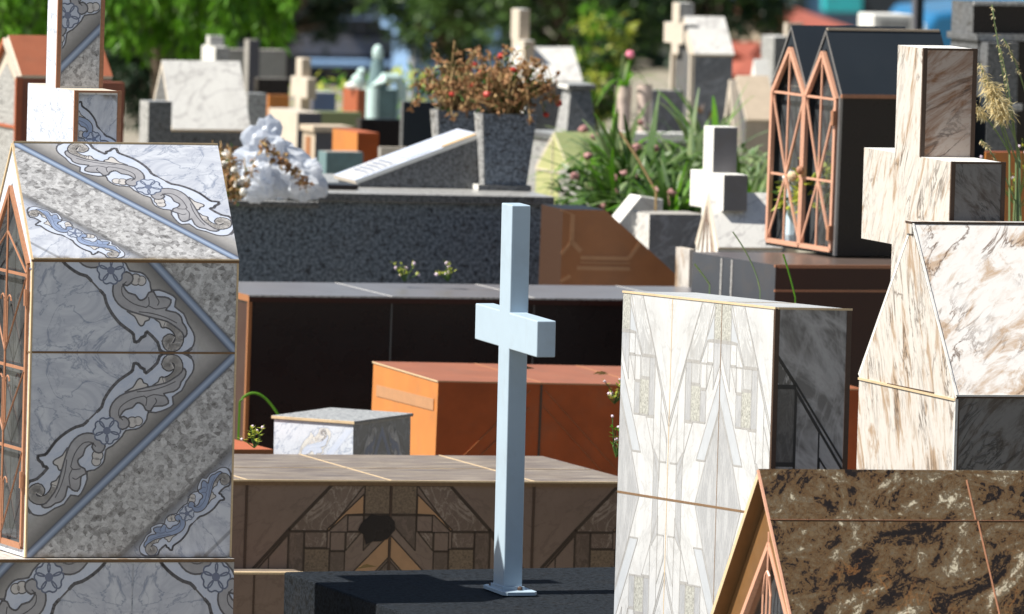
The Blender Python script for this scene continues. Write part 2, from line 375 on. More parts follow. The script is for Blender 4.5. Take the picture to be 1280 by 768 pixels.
class Thing:
    """An Empty on the ground; its local X runs along the front face, Y along the left side. px,py = where its near upper corner shows."""
    def __init__(s, name, label, cat, px, py, D, yaw=19, tx=-.9, ty=.9, group=None, z0=None):
        s.D = D; s.s = D/F
        r = Euler((R(tx), R(ty), R(yaw)), 'XYZ').to_matrix().to_4x4()
        p = P(px, py, D); gz = ground_z(p.y) if z0 is None else z0
        s.h = p.z-gz
        s.loc = p-(r @ Vector((0,0,s.h)))
        s.M = Matrix.Translation(s.loc) @ r
        s.o = bpy.data.objects.new(name, None); COL.objects.link(s.o); s.o.empty_display_size = .1
        s.o.matrix_world = s.M; tag(s.o, label, cat, group)
    def pr(s, x, y, z): return proj(s.M @ Vector((x,y,z)))
    def _solve(s, f, t, a=0.0):
        for _ in range(4):
            e = 1e-3; v0 = f(a); v1 = f(a+e); a += (t-v0)/((v1-v0)/e)
        return a
    def x(s, px, y=0, z=None): z = s.h if z is None else z; return s._solve(lambda a: s.pr(a, y, z)[0], px)
    def y(s, px, x=0, z=None): z = s.h if z is None else z; return s._solve(lambda a: s.pr(x, a, z)[0], px)
    def z(s, py, x=0, y=0): return s._solve(lambda a: s.pr(x, y, a)[1], py, s.h)
    def part(s, mb, name, parent=None, bevel=0, label=None, **k):
        o = mb.build(name, parent or s.o, bevel, **k)
        if label: o['label'] = label
        return o
# ------------------------------------------------------------------ 2-D ornament drawing on a plane
def clip(poly, u0, u1, v0, v1):
    def cut(ps, inside, inter):
        out = []
        for i in range(len(ps)):
            a, b = ps[i-1], ps[i]; ia, ib = inside(a), inside(b)
            if ib:
                if not ia: out.append(inter(a, b))
                out.append(b)
            elif ia: out.append(inter(a, b))
        return out
    for ax, val, sg in ((0,u0,1),(0,u1,-1),(1,v0,1),(1,v1,-1)):
        if len(poly) < 3: return []
        ins = lambda p: (p[ax]-val)*sg >= -1e-9
        def it(a, b):
            t = (val-a[ax])/(b[ax]-a[ax]) if b[ax] != a[ax] else 0
            return (a[0]+(b[0]-a[0])*t, a[1]+(b[1]-a[1])*t)
        poly = cut(poly, ins, it)
    return poly
class Plane:
    """tile coordinates -> 3-D: O + U*a + V*b with the window (u0..u1, v0..v1) of the tile filling the quad"""
    def __init__(s, mb, O, U, V_, win=(0,1,0,1), fu=False, fv=False):
        s.mb = mb; s.O = Vector(O); s.U = Vector(U); s.V = Vector(V_); s.w = win; s.fu = fu; s.fv = fv
        s.N = s.U.cross(s.V).normalized()
    def pt(s, u, v, off):
        u0,u1,v0,v1 = s.w; a = (u-u0)/(u1-u0); b = (v-v0)/(v1-v0)
        if s.fu: a = 1-a
        if s.fv: b = 1-b
        return s.O+s.U*a+s.V*b+s.N*off
    def poly(s, pts, m, off):
        pts = clip(pts, *s.w)
        if len(pts) < 3: return
        q = [s.pt(u, v, off) for u, v in pts]
        if s.fu != s.fv: q = q[::-1]; pts = pts[::-1]
        ar = sum(pts[i-1][0]*pts[i][1]-pts[i][0]*pts[i-1][1] for i in range(len(pts)))
        if abs(ar) < 1e-6: return
        s.mb.face(q, m, [(u*.45, v*.45) for u, v in pts] if m != 'sg' else pts)
    def stroke(s, pts, w, m, off, closed=False):
        n = len(pts)
        for i in range(n if closed else n-1):
            a, b = pts[i], pts[(i+1) % n]; dx, dy = b[0]-a[0], b[1]-a[1]; l = math.hypot(dx, dy)
            if l < 1e-6: continue
            nx, ny = -dy/l*w/2, dx/l*w/2; ex, ey = dx/l*w*.25, dy/l*w*.25
            s.poly([(a[0]-ex+nx,a[1]-ey+ny),(a[0]-ex-nx,a[1]-ey-ny),(b[0]+ex-nx,b[1]+ey-ny),(b[0]+ex+nx,b[1]+ey+ny)], m, off+i*2e-7)
    def disc(s, c, r, m, off, k=14):
        s.poly([(c[0]+r*math.cos(2*math.pi*i/k), c[1]+r*math.sin(2*math.pi*i/k)) for i in range(k)], m, off)
def smooth(pts, closed=True, k=3):
    n = len(pts); out = []
    for i in range(n if closed else n-1):
        p0 = pts[(i-1) % n] if closed or i > 0 else pts[i]; p1 = pts[i]; p2 = pts[(i+1) % n]; p3 = pts[(i+2) % n] if closed or i+2 < n else p2
        for j in range(k):
            t = j/k
            out.append(tuple(.5*(2*p1[a]+(p2[a]-p0[a])*t+(2*p0[a]-5*p1[a]+4*p2[a]-p3[a])*t*t+(3*p1[a]-p0[a]-3*p2[a]+p3[a])*t**3) for a in (0,1)))
    if not closed: out.append(pts[-1])
    return out
def r1(x, y): return ((x-22)/728, (748-y)/736)
def r4(x, y): return r1(x*.5+236.3, y*.5)
FC = r1(298, 291)
BAND = [r1(*p) for p in [(262,222),(278,205),(285,180),(305,145),(335,110),(370,85),(384,72),(388,48),(403,50),(412,62),(425,68),(432,82),(470,46),(478,22),(500,10),(560,8),(590,25),(601,52),(596,80),(575,112),(560,145),(528,168),(532,195),(508,212),(470,225),(443,224),(438,250),(420,275),(400,285),(365,290),(352,312)]]
LEAF = [r4(*p) for p in [(222,462),(212,488),(240,478),(275,505),(278,545),(235,572),(185,548),(150,500),(140,440),(160,380),(210,330),(280,300),(370,275),(450,255),(530,235),(590,200),(640,160),(655,128),(674,152),(665,195),(640,228),(630,265),(590,297),(520,312),(545,345),(554,382),(510,402),(450,405),(430,438),(395,430),(380,400),(350,380),(325,385),(300,415),(250,430)]]
CURL = [r4(*p) for p in [(568,112),(550,118),(530,98),(552,62),(598,68),(620,110),(608,165),(570,205),(530,222)]]
BUD1 = [r4(*p) for p in [(245,303),(300,268),(325,225),(345,204),(365,212),(375,235),(402,245),(398,268),(320,288)]]
BUD2 = [r4(*p) for p in [(440,255),(478,228),(490,198),(512,192),(530,215),(525,238)]]
BERR = [(r4(300,520), .0235), (r4(342,512), .020)]
VEINS = [[r4(*p) for p in L_] for L_ in ([(235,505),(205,470),(215,410),(290,355),(380,330)],[(330,300),(420,290),(520,262),(600,225)],[(400,340),(450,320),(520,330)],[(395,400),(400,350),(380,330)],[(450,400),(470,370),(460,345)])]
VEIN = [r4(*p) for p in [(200,500),(190,440),(230,380),(300,345),(400,315),(500,285),(600,235)]]
def refl(p): du, dv = p[0]-FC[0], p[1]-FC[1]; return (FC[0]-dv, FC[1]-du)
def ornament(pl, fmap=lambda p: p, k=1.0, leaf='acan', off=.0002, ink='ink', bandm='band'):
    g = lambda L: [fmap(p) for p in L]
    band = BAND+[refl(p) for p in BAND[::-1]]
    b = g(smooth(band, True, 2))
    pl.poly(b, bandm, off)
    pl.stroke(b, .008*k, ink, off+.0001, True)
    up = g(smooth(BAND[:17], False, 2)); pl.stroke(up, .015*k, ink, off+.00012); 
    pl.stroke(g(smooth([refl(p) for p in BAND[:17]], False, 2)), .015*k, ink, off+.00012)
    for fl in (False, True):
        h = (lambda L: g([refl(p) for p in L])) if fl else g
        c = h(smooth(CURL, False, 3)); pl.stroke(c, .046*k, ink, off+.0002); pl.stroke(c, .034*k, 'bud', off+.0003)
        for B in (BUD1, BUD2):
            q = h(smooth(B, True, 2)); pl.poly(q, 'bud', off+.0002); pl.stroke(q, .007*k, ink, off+.00025, True)
        for (cc, rr) in BERR:
            cc = h([cc])[0]; pl.disc(cc, rr*k*1.25, ink, off+.00034); pl.disc(cc, rr*k, 'bud', off+.00036)
        q = h(smooth(LEAF, True, 2)); pl.poly(q, leaf, off+.0004); pl.stroke(q, .008*k, ink, off+.00045, True)
        for vn in VEINS: pl.stroke(h(smooth(vn, False, 3)), .0055*k, 'petc' if leaf == 'acanb' else ink, off+.00042)
    for i in range(5):
        a = 2*math.pi*i/5+.35; ca, sa = math.cos(a), math.sin(a)
        pt = [(.012,0),(.022,.020),(.045,.040),(.068,.038),(.076,.020),(.070,.006),(.070,-.006),(.076,-.020),(.068,-.038),(.045,-.040),(.022,-.020)]
        pt = smooth([(FC[0]+.84*(x*ca-y*sa), FC[1]+.84*(x*sa+y*ca)) for x, y in pt], True, 2); pt = [fmap(q) for q in pt]
        pl.poly(pt, 'pet', off+.0005+i*1e-5); pl.stroke(pt, .007*k, 'petc', off+.00055+i*1e-5, True)
    pl.disc(fmap(FC), .019*k, 'petc', off+.0006)
def pale_tile(mb, O, U, V_, win, fu, base, ink, leaf, bandm):
    pl = Plane(mb, O, U, V_, win, fu, False); u0,u1,v0,v1 = win
    pl.poly([(u0,v0),(u1,v0),(u1,v1),(u0,v1)], base, 0.0); ornament(pl, k=.7, leaf=leaf, ink=ink, bandm=bandm)
    pl.poly([(-.1,-.08),(.0,-.08),(1.1,1.0),(1.0,1.0)], leaf, .0002)
def scroll_tile(mb, O, U, V_, win=(0,1,0,1), fu=False, fv=False, small=True):
    pl = Plane(mb, O, U, V_, win, fu, fv)
    u0,u1,v0,v1 = win
    pl.poly([(u0,v0),(u1,v0),(u1,v1),(u0,v1)], 'sg', 0.0)
    ornament(pl)
    if small:
        f = lambda p: (.78+(p[1]-.622)*.545, .215+(p[0]-.379)*.545)
        ornament(pl, f, .62, 'acanb')
    return pl
def g6(x, y): return ((x-90)/870, 1-(y-185)/870)
def patch_tile(mb, O, U, V_, k, win=(0,1,0,1), fu=False, fv=False):
    pl = Plane(mb, O, U, V_, win, fu, fv); u0,u1,v0,v1 = win
    pl.poly([(u0,v0),(u1,v0),(u1,v1),(u0,v1)], k+'s', 0)
    Q = lambda L: [g6(*p) for p in L]
    items = [([(605,185),(800,185),(590,448),(350,448)], 'v'), ([(800,235),(800,350),(695,355),(592,448),(580,440)], 'b'),
        ([(805,185),(960,185),(960,350),(805,350)], 't'), ([(705,358),(800,358),(800,450),(705,450)], 's'),
        ([(805,358),(960,358),(960,400),(805,560)], 'g'), ([(350,455),(440,455),(440,708),(350,708)], 'g'),
        ([(445,455),(582,455),(582,545),(445,545)], 'v'), ([(445,552),(598,552),(598,708),(445,708)], 't'),
        ([(602,455),(692,455),(692,562),(602,562)], 's'), ([(602,568),(692,568),(692,708),(602,708)], 'g'),
        ([(698,455),(790,455),(698,560)], 'v'), ([(960,470),(960,600),(700,870),(560,870)], 'b'), ([(960,620),(960,1055),(560,1055),(720,868)], 'g'),
        ([(350,715),(480,715),(350,850)], 's'), ([(230,600),(345,470),(345,860),(230,980)], 's'),
        ([(120,800),(225,690),(225,900),(120,900)], 's'), ([(240,900),(330,850),(330,1055),(240,1055)], 'g')]
    for i, (L, m) in enumerate(items):
        q = Q(L); pl.poly(q, k+m, .00015+i*1e-5); pl.stroke(q, .009, k+'l', .0004+i*1e-6, True)
    pl.stroke(Q([(600,185),(350,440),(90,720)]), .022 if k == 'pb' else .010, k+'l', .0005)
    pl.stroke(Q([(355,455),(100,740)]), .012, k+'l', .00052)
    return pl
# ------------------------------------------------------------------ generic tomb shapes
def trims(mb, pts, w, m):
    for a, b in pts: mb.bar(a, b, w, w, m)
def block(name, label, cat, px, py, D, wl, wr, mats, yaw=19, cap=0.0, capm=None, group=None, yb=None, **k):
    """box tomb: near corner (px,py), left face wl px wide, front wr px wide; mats = (left, front, top)"""
    T = Thing(name, label, cat, px, py, D, yaw, group=group, **k)
    W = T.x(px+wr); L = T.y(px-wl); zb = 0 if yb is None else T.z(yb)
    mb = MB(); ml, mf, mt = mats; h = T.h  # left and top often paler than the front, imitating sun and shade
    if cap:
        o = cap*.5
        mb.box(0, W, 0, L, min(0, zb), h-cap, mf, left=ml, skip='t'); mb.box(-o, W+o, -o, L+o, h-cap, h, capm or mt, top=mt)
    else: mb.box(0, W, 0, L, min(0, zb), h, mf, left=ml, top=mt)
    T.body = mb; T.W = W; T.L = L
    return T
def house(name, label, cat, px, py, D, wl, wr, yr, mats, yaw=19, over=.0, th=.012, trim=None, group=None, xb=0, **k):
    """gabled tomb. near eave corner (px,py); left gable wl px wide; front wr px wide; yr = pixel row of the ridge's left end"""
    T = Thing(name, label, cat, px, py, D, yaw, group=group, **k)
    W = T.W = T.x(px+wr); L = T.L = T.y(px-wl); ze = T.ze = T.h; zr = T.zr = T.z(yr, 0, L/2)
    mg, mf, mr = mats
    b = MB(); b.face([(0,0,0),(W,0,0),(W,0,ze),(0,0,ze)], mf); b.face([(W,L,0),(0,L,0),(0,L,ze),(W,L,ze)], mf)
    b.face([(W,0,0),(W,L,0),(W,L,ze),(W,L/2,zr),(W,0,ze)], mg)
    if not k.get('z0') == 'x': b.face([(0,L,0),(0,0,0),(0,0,ze),(0,L/2,zr),(0,L,ze)], mg)
    T.part(b, 'body')
    r = MB(); e = over
    for (ya, yb_) in ((0, L/2), (L, L/2)):
        sgn = -1 if ya == 0 else 1
        s0 = Vector((0, sgn*(zr-ze), L/2)).normalized()*th   # outward
        A = Vector((-e, ya, ze)); B = Vector((W+e, ya, ze)); Cc = Vector((W+e, yb_, zr)); Dd = Vector((-e, yb_, zr))
        lo = [A, B, Cc, Dd]; hi = [p+s0 for p in lo]
        hi[2] = Vector((hi[2].x, L/2, zr+th/(L/2)*math.hypot(L/2, zr-ze))); hi[3] = Vector((hi[3].x, L/2, hi[2].z))
        lo = [p+s0*.01 for p in lo]
        if sgn < 0: r.face(hi, mr)
        else: r.face(hi[::-1], mr)
        for i in (0,1,3): j = (i+1) % 4; r.face([lo[i], lo[j], hi[j], hi[i]], trim or mr)
    T.part(r, 'roof')
    return T
def cross_part(T, name, x, y, z0, zt, wx, wy, za0, za1, ya0, ya1, m, parent=None, mf=None, bevel=.002, mt=None, ex=None):
    """upright wx by wy, arm between heights za0..za1 reaching from local y ya0 to ya1"""
    mf = mf or m; mb = MB()
    mb.box(x, x+wx, y, y+wy, z0, za0, m, front=mf); mb.box(x, x+wx, y, y+wy, za1, zt, m, front=mf, top=mt, skip='d')
    mb.box(x, x+wx, ya0, ya1, za0, za1, m, front=ex or mf, top=mt)
    return T.part(mb, name, parent, bevel)
def cross_part(T, name, x, y, z0, zt, wx, wy, za0, za1, ya0, ya1, m, parent=None, mf=None, bevel=.0, mt=None, ex=None, trim=None, tw=.008):
    """upright wx by wy, arm between heights za0..za1 reaching from local y ya0 to ya1 (ya0 is the near end)"""
    mf = mf or m; mt = mt or m; mb = MB()  # fronts often darker, tops paler: light put into the colours
    pr = [(y,z0),(y,za0),(ya0,za0),(ya0,za1),(y,za1),(y,zt),(y+wy,zt),(y+wy,za1),(ya1,za1),(ya1,za0),(y+wy,za0),(y+wy,z0)]
    mb.face([(x,a,b) for a, b in pr][::-1] if False else [(x,a,b) for a, b in reversed(pr)], m)
    mb.face([(x+wx,a,b) for a, b in pr], m)
    for i in range(12):
        a, b = pr[i], pr[(i+1) % 12]
        mm = mt if abs(a[1]-b[1]) < 1e-9 else mf
        if i == 2: mm = ex or mf
        mb.face([(x,b[0],b[1]),(x,a[0],a[1]),(x+wx,a[0],a[1]),(x+wx,b[0],b[1])][::-1], mm)
    o = T.part(mb, name, parent, bevel)
    if trim:
        t = MB(); w = tw; e = .0015
        def ring(ya, zb, zt_):
            for xx in (x-e, x+wx-w+e): t.box(xx, xx+w, ya-e, ya+w*.5, zb, zt_+e, trim)
            t.box(x+w-e*2, x+wx-w+e*2, ya-e*.8, ya+w*.5, zt_-w*.35, zt_+e*.8, trim)
        ring(y, za1, zt); ring(ya0, za0, za1)
        t.box(x-e, x+w, y-e, y+w*.5, z0, za0, trim); t.box(x+wx-w+e, x+wx+e, y-e, y+w*.5, z0, za0, trim)
        T.part(t, 'corner_trim', o)
    return o
def gate(T, x0, poly, off=.004, w=.009, mat='rust', bars=(), glass_in=.02, name='gate', glass='glass', depth=.012):
    """door leaf on a plane of constant local x facing -X; poly = outline in (y,z)"""
    g = MB(); n = len(poly)
    for i in range(n):
        a, b = poly[i], poly[(i+1) % n]
        g.bar((x0-off, a[0], a[1]), (x0-off, b[0], b[1]), depth, w, mat, up=(1,0,0))
    o = T.part(g, name)
    if bars:
        bm_ = MB()
        for i, br in enumerate(bars):
            if br[0] == 'b': bm_.bar((x0-off-.001*i/len(bars), *br[1]), (x0-off-.001*i/len(bars), *br[2]), .006, br[3], mat, up=(1,0,0))
            else: bm_.tube([(x0-off-.004, p[0], p[1]) for p in br[1]], br[2], mat, 5)
        T.part(bm_, 'bars', o)
    gl = MB(); gl.face([(x0+glass_in, a, b) for a, b in poly][::-1], glass)
    T.part(gl, 'glass_pane', o)
    return o
def gable_ring(mb, outer, inner, x0, depth, m, mi=None):
    n = len(outer)
    for i in range(n):
        j = (i+1) % n; a, b, c, d = outer[i], outer[j], inner[j], inner[i]
        if (Vector(a)-Vector(b)).length < 1e-6 and (Vector(c)-Vector(d)).length < 1e-6: continue
        mb.face([(x0,*b),(x0,*a),(x0,*d),(x0,*c)][::-1] if False else [(x0,*a),(x0,*d),(x0,*c),(x0,*b)], m)
        mb.face([(x0,*d),(x0+depth,*d),(x0+depth,*c),(x0,*c)], mi or m)
def curl(cy, cz, r, s=1, k=14, turns=1.15, ph=0):
    return [(cy+s*(r*(1-.55*i/k))*math.cos(ph+turns*2*math.pi*i/k), cz+(r*(1-.55*i/k))*math.sin(ph+turns*2*math.pi*i/k)) for i in range(k+1)]
random.seed(7)
# ================================================================== the setting
g = MB()
xs = [-1500,-300,-60,-20,-8,-4,-2,0,2,4,8,20,60,300,1500]
ys = [-50,10,20,24,27,30,34,40,50,60,75,90,110,130,150,200,400,1000,4000]
for i in range(len(xs)-1):
    for j in range(len(ys)-1):
        g.face([(xs[a], ys[b], ground_z(ys[b])) for a, b in ((i,j),(i+1,j),(i+1,j+1),(i,j+1))], 'gnd')
n = NT('dusty_path_ground'); f = n.noise(n.uv, 1.6, 8, .65)
c = n.ramp(f, [(.35,(.20,.17,.13)), (.5,(.28,.25,.20)), (.6,(.13,.13,.07)), (.7,(.07,.10,.035))]); M['gnd'] = n.done(c, .95, 0, f, .4, .02)
tag(g.build('ground'), kind='structure')

# ================================================================== 1  ornamented tile tomb, left
T = Thing('tiled_tomb', 'ornate blue-grey scroll-tiled tomb with rusty glazed gate, large at left edge', 'tomb', 41, 325, 24.3, 19)
W = T.x(298); L = 2*T.y(13, 0, T.h); ze = T.h; zb = T.z(697); zr = T.z(180, 0, L/2); m = L/2
zm = T.z(440.5)
b = MB(); t = .022
scroll_tile(b, (0,0,zm+.001), (W,0,0), (0,0,ze-zm-.001), (0,1,.575,1.0), fv=True, small=False)   # upper course, tile upside down and cut
scroll_tile(b, (0,0,zb), (W,0,0), (0,0,zm-zb-.002))
b.face([(W,0,zb),(W,L,zb),(W,L,ze),(W,m,zr),(W,0,ze)], 'marble'); b.face([(W,L,zb),(0,L,zb),(0,L,ze),(W,L,ze)], 'marble')
outer = [(0,zb),(L,zb),(L,ze),(m,zr),(0,ze)]
e = L*.055
inner = [(e,zb+.016),(L-e,zb+.016),(L-e,ze-.01),(m,zr-.085),(e,ze-.01)]
gable_ring(b, outer, inner, 0, .02, 'marble')
b.face([(.02,e*.5,zb+.012),(W-.02,e*.5,zb+.012),(W-.02,L-e*.5,zb+.012),(.02,L-e*.5,zb+.012)], 'inside')
b.face([(W-.02,e,zb),(W-.02,L-e,zb),(W-.02,L-e,ze),(W-.02,e,ze)][::-1], 'inside')
b.face([(.02,.012,zb),(W-.02,.012,zb),(W-.02,.012,ze),(.02,.012,ze)][::-1], 'inside'); b.face([(.02,L-.012,zb),(W-.02,L-.012,zb),(W-.02,L-.012,ze),(.02,L-.012,ze)], 'inside')
T.part(b, 'body')
s = MB()
s.box(-.0015, W+.0015, -.0015, .006, ze-.0045, ze+.0005, 'grout'); s.box(-.001, W+.001, -.0011, .004, zm-.0022, zm+.0022, 'grout')
s.box(W-.003, W+.0012, -.0012, .01, zb, ze-.0046, 'groutc'); s.box(-.0012, .0028, -.0012, .01, zb, ze-.0046, 'groutc')
s.bar((-.001,0,ze), (-.001,m,zr), .005, .005, 'groutc'); s.bar((-.001,L,ze), (-.001,m,zr), .005, .005, 'groutc')
s.bar((-.001,0,zm), (-.001,e,zm), .003, .003, 'grout'); s.bar((-.001,e,ze-.02), (-.001,e*.1,ze-.02), .003, .003, 'petc')
T.part(s, 'grout_seams')
r = MB(); sl = Vector((0,m,zr-ze))
scroll_tile(r, (0,-.003,ze+.004), (W,0,0), sl+V(0,.003,0), fu=True)
nn = .004
r.face([(W,L,ze),(0,L,ze),(0,m,zr+nn),(W,m,zr+nn)], 'marble')
r.face([(0,-.003,ze+.0035),(0,m,zr+.0035),(0,m,zr),(0,0,ze)], 'groutc'); r.face([(W,0,ze),(W,m,zr),(W,m,zr+.0035),(W,-.003,ze+.0035)], 'groutc')
r.bar((0,m,zr+nn), (W,m,zr+nn), .004, .004, 'groutc'); r.bar((0,-.003,ze+.003), (W,-.003,ze+.003), .006, .003, 'groutc')
T.part(r, 'roof')
gi = e+.004; zc = [T.z(y, 0, gi) for y in (345, 462, 563, 690)]
poly = [(gi,zb+.022),(L-gi,zb+.022),(L-gi,ze-.012),(m,zr-.095),(gi,ze-.012)]
bars = [('t', [(m,zb+.02),(m,zr-.095)], .0028)]
for i in range(3):
    z1, z0_ = zc[i], zc[i+1]; bars += [('b', (gi,z1), (L-gi,z1), .004)]
    bars += [('t', [(gi,z1-.004),(m,z0_+.03)], .0022), ('t', [(L-gi,z1-.004),(m,z0_+.03)], .0022)]
    for sgn in (-1,1):
        bars += [('t', [(m+sgn*.012, z0_+.05+.09*k/6) for k in range(7)]+[(m+sgn*(.012+.014*(1-math.cos(a))), z0_+.14+.014*math.sin(a)) for a in (.5,1,1.6,2.4,3)], .002)]
bars += [('t', [(gi,ze-.03),(m,zr-.19),(L-gi,ze-.03)], .0022)]
go = gate(T, 0, poly, .003, .007, 'rust', bars, .012)
for y in (372, 600): hg = MB(); z = T.z(y, 0, gi); hg.tube([(-.008, gi-.004, z-.018), (-.008, gi-.004, z+.018)], .005, 'rust', 7); T.part(hg, 'hinge', go)
# plinth the tiled tomb stands on
pl = MB(); zp = zb-.002; yf = -.022; xl = -.28; xr = W+.002
xj = T.x(167, yf, zp)
zt0 = -.02
pl.box(xl-.3, xr, yf, L+.40, zp-.007, zp, 'marble_w', front='grout', left='marble', top='vein')
hh = zp-.008; tl = .50
def win_down(top): return top
scroll_tile(pl, (xj-.50,yf+.003,zp-.237), (.4985,0,0), (0,0,.229), (0,1,.56,1), fu=True, fv=True, small=False)
scroll_tile(pl, (xj+.0015,yf+.003,zp-.237), (xr-xj-.0015,0,0), (0,0,.229), (0,(xr-xj)/.50,.56,1), fv=True, small=False)
pl.box(xl-.3, xr, yf+.0045, L+.40, zt0, zp-.0075, 'marble', left='marble')
T.part(pl, 'plinth')
# its cross, standing behind the ridge
yc = T.y(57, 0, zr) ; 
cy0 = m+.175; cx0 = T.x(70.5, cy0, zr+.1); cwx = T.x(127.5, cy0, zr+.1)-cx0; cwy = T.y(57, cx0, zr+.1)-cy0
za1 = T.z(110, cx0, cy0); ya0 = cy0+(T.y(94, cx0, za1)-cy0); 
print('leftcross', m, cy0, ya0)
if ya0 < m+.008: ya0 = m+.008
cr = cross_part(T, 'cross', cx0, cy0, zp+.001, T.z(-70, cx0, cy0), cwx, cwy, zr-.03, za1, ya0, T.y(35, cx0, za1), 'marble', mf='marble_w', mt='cream', trim='rust', tw=.009)
q = MB(); cz0, cz1 = za1+.004, T.z(-66, cx0, cy0); cw = cwx-.018
scroll_tile(q, (cx0+.009, cy0-.001, cz0), (cw,0,0), (0,0,cz1-cz0), (.35,.35+cw/.42,.25,.25+(cz1-cz0)/.42), small=False)
T.part(q, 'tile_panel', cr)
q = MB(); ew = za1-zr+.0
scroll_tile(q, (cx0+.009, ya0-.001, zr-.028), (cw,0,0), (0,0,za1-zr+.02), (.70,.70+cw/.45,.0,(za1-zr+.02)/.45), fv=True)
T.part(q, 'tile_panel', cr)

# ================================================================== 2  white wooden cross and the slab it stands on
T = Thing('painted_cross', 'slim light-blue-white painted cross on square foot plate, centre of the photo', 'cross', 640, 257, 24.75, 17, tx=0, ty=.3, z0=0)
zf = T.z(737); wx = T.x(663.5); wy = T.y(627)
za1 = T.z(388); za0 = T.z(444); ya0 = -(.31 and (T.y(640)-T.y(671.5)));
ya0 = -abs(T._solve(lambda a: T.pr(0, a, za1)[0], 671.5)); ya1 = T.y(594.5, 0, za1)
za1 = T.z(401.5, 0, ya0); za0 = T.z(447, 0, ya0)
cross_part(T, 'cross_body', 0, 0, zf, T.h, wx, wy, za0, za1, ya0, ya1, 'paint', bevel=.0022)
fp = MB(); c0 = .02
px0, px1, py0, py1 = -.012, wx+.024, -.045, wy+.045
pts = [(px0+.008,py0,0),(px1-.008,py0,0),(px1,py0+.012,0),(px1,py1-.012,0),(px1-.008,py1,0),(px0+.008,py1,0),(px0,py1-.012,0),(px0,py0+.012,0)]
fp.extr([(a,b_,zf-.010) for a,b_,_ in pts], (0,0,.0085), 'paint')
T.part(fp, 'foot_plate', bevel=.001)
wl = MB(); wl.box(-.004, wx+.004, -.005, wy+.005, zf-.0014, zf+.006, 'paint'); wl.ball((wx-.008,-.010,zf+.002), .006, 'trim', 8, 5)
wl.ball((-.002,wy+.014,zf+.002), .004, 'trim', 8, 5); T.part(wl, 'weld')
ztop = T.loc.z+zf-.012
cx_world = T.loc
S = Thing('dark_grave_slab', 'low shade-darkened concrete slab under the white painted cross', 'grave slab', 480, 768, 24.2, 19, tx=0, ty=.2)
yb_ = S._solve(lambda a: S.pr(0, a, S.h)[1], 715, .3); S.h = S.h
q = MB(); q.box(0, 1.0, 0, .9, 0, S.h, 'rough_dark')
SLAB = (S, q)
# make slab top meet the cross foot
S.o.location.z += (ztop - (S.M @ V(.3,.3,S.h)).z); S.M.translation.z = S.o.location.z
x0 = 0
q.v = []; q.f = []; q.m = []; q.uv = []; q.sm = []
xl_ = S._solve(lambda a: S.pr(a, .9, S.h)[0], 355, 0)
def sl2(px, py):                      # local xy on the slab top plane at a pixel
    a = b = 0.0
    for _ in range(20):
        a = S._solve(lambda t: S.pr(t, b, S.h)[0], px, a); b = S._solve(lambda t: S.pr(a, t, S.h)[1], py, b)
    return a, b
A = sl2(355, 715); B = sl2(480, 768)
x0 = A[0]; y1 = A[1]
q.box(x0, x0+1.0, -.35, y1, -.02, S.h, 'rough_dark')
rnd = random.Random(3)
S.part(q, 'slab', bevel=.004)
# ================================================================== 3  patchwork-tiled standing tombstone (right of centre)
T = Thing('tiled_tombstone', 'tall pale patchwork-tiled block with shade-darkened end face, right of the white cross', 'tombstone', 970, 385, 23.5, 19, tx=-2.6, ty=1.6)
W = T.x(1064); L = T.y(779); h = T.h; zj = T.z(632, 0, .0)
zj = T.z(646) if False else T.z(645)
b = MB(); yj1 = T.y(903); yj2 = T.y(841)
TW = yj1*1.0; TH = .45
def side(y0, y1, fu, zlo, zhi, fv, win):
    patch_tile(b, (0,y1,zlo), (0,y0-y1,0), (0,0,zhi-zlo), 'pw', win, fu, fv)
zm_ = zj; w1 = (yj1)/ (yj1)
cut = .93
# columns (U runs towards the viewer): far column mirrored
for (ya, yb2, fu) in ((0, yj1, False), (yj1, yj2, True), (yj2, L, False)):
    ww = (yb2-ya)/yj1
    g0 = .0015
    side(ya+g0, yb2-g0, not fu, zm_+.0015, h, False, (0,min(1,ww),0,1))
    side(ya+g0, yb2-g0, not fu, zm_-(h-zm_), zm_-.0015, True, (0,min(1,ww),0,1))
hW = h-zm_
patch_tile(b, (0,0,zm_+.0015), (W,0,0), (0,0,hW), 'pd', (.0,min(1,W/.36*.9),.2,1), True, False)
patch_tile(b, (0,0,zm_-hW), (W,0,0), (0,0,hW-.0015), 'pd', (.0,min(1,W/.36*.9),0,1), True, True)
b.face([(0,0,h),(W,0,h),(W,L,h),(0,L,h)], 'pws')
b.face([(W,0,0),(W,L,0),(W,L,h),(W,0,h)], 'pws'); b.face([(W,L,0),(0,L,0),(0,L,h),(W,L,h)], 'pws')
T.part(b, 'block')
s = MB(); e = .0012
s.box(-.0008, .002, .002, L-.002, zm_-.0024, zm_+.0024, 'grout')
for y in (yj1, yj2): s.box(-.0006, .002, y-.0016, y+.0016, 0, h-.003, 'grout' if y == yj1 else 'groutc')
s.box(-e, .009, -e, .009, 0, h-.002, 'trim'); s.box(W-.009, W+e*1.5, -e, .009, 0, h-.002, 'trim')
s.box(-e*1.6, .004, -.0008, L+e, h-.003, h+.0012, 'groutc'); s.box(.0045, W+e*2, -e*1.7, .003, h-.003, h+.0014, 'groutc')
s.box(.004, W-.002, yj1-.0015, yj1+.0015, h-.001, h+.0009, 'groutc')
T.part(s, 'grout_seams')

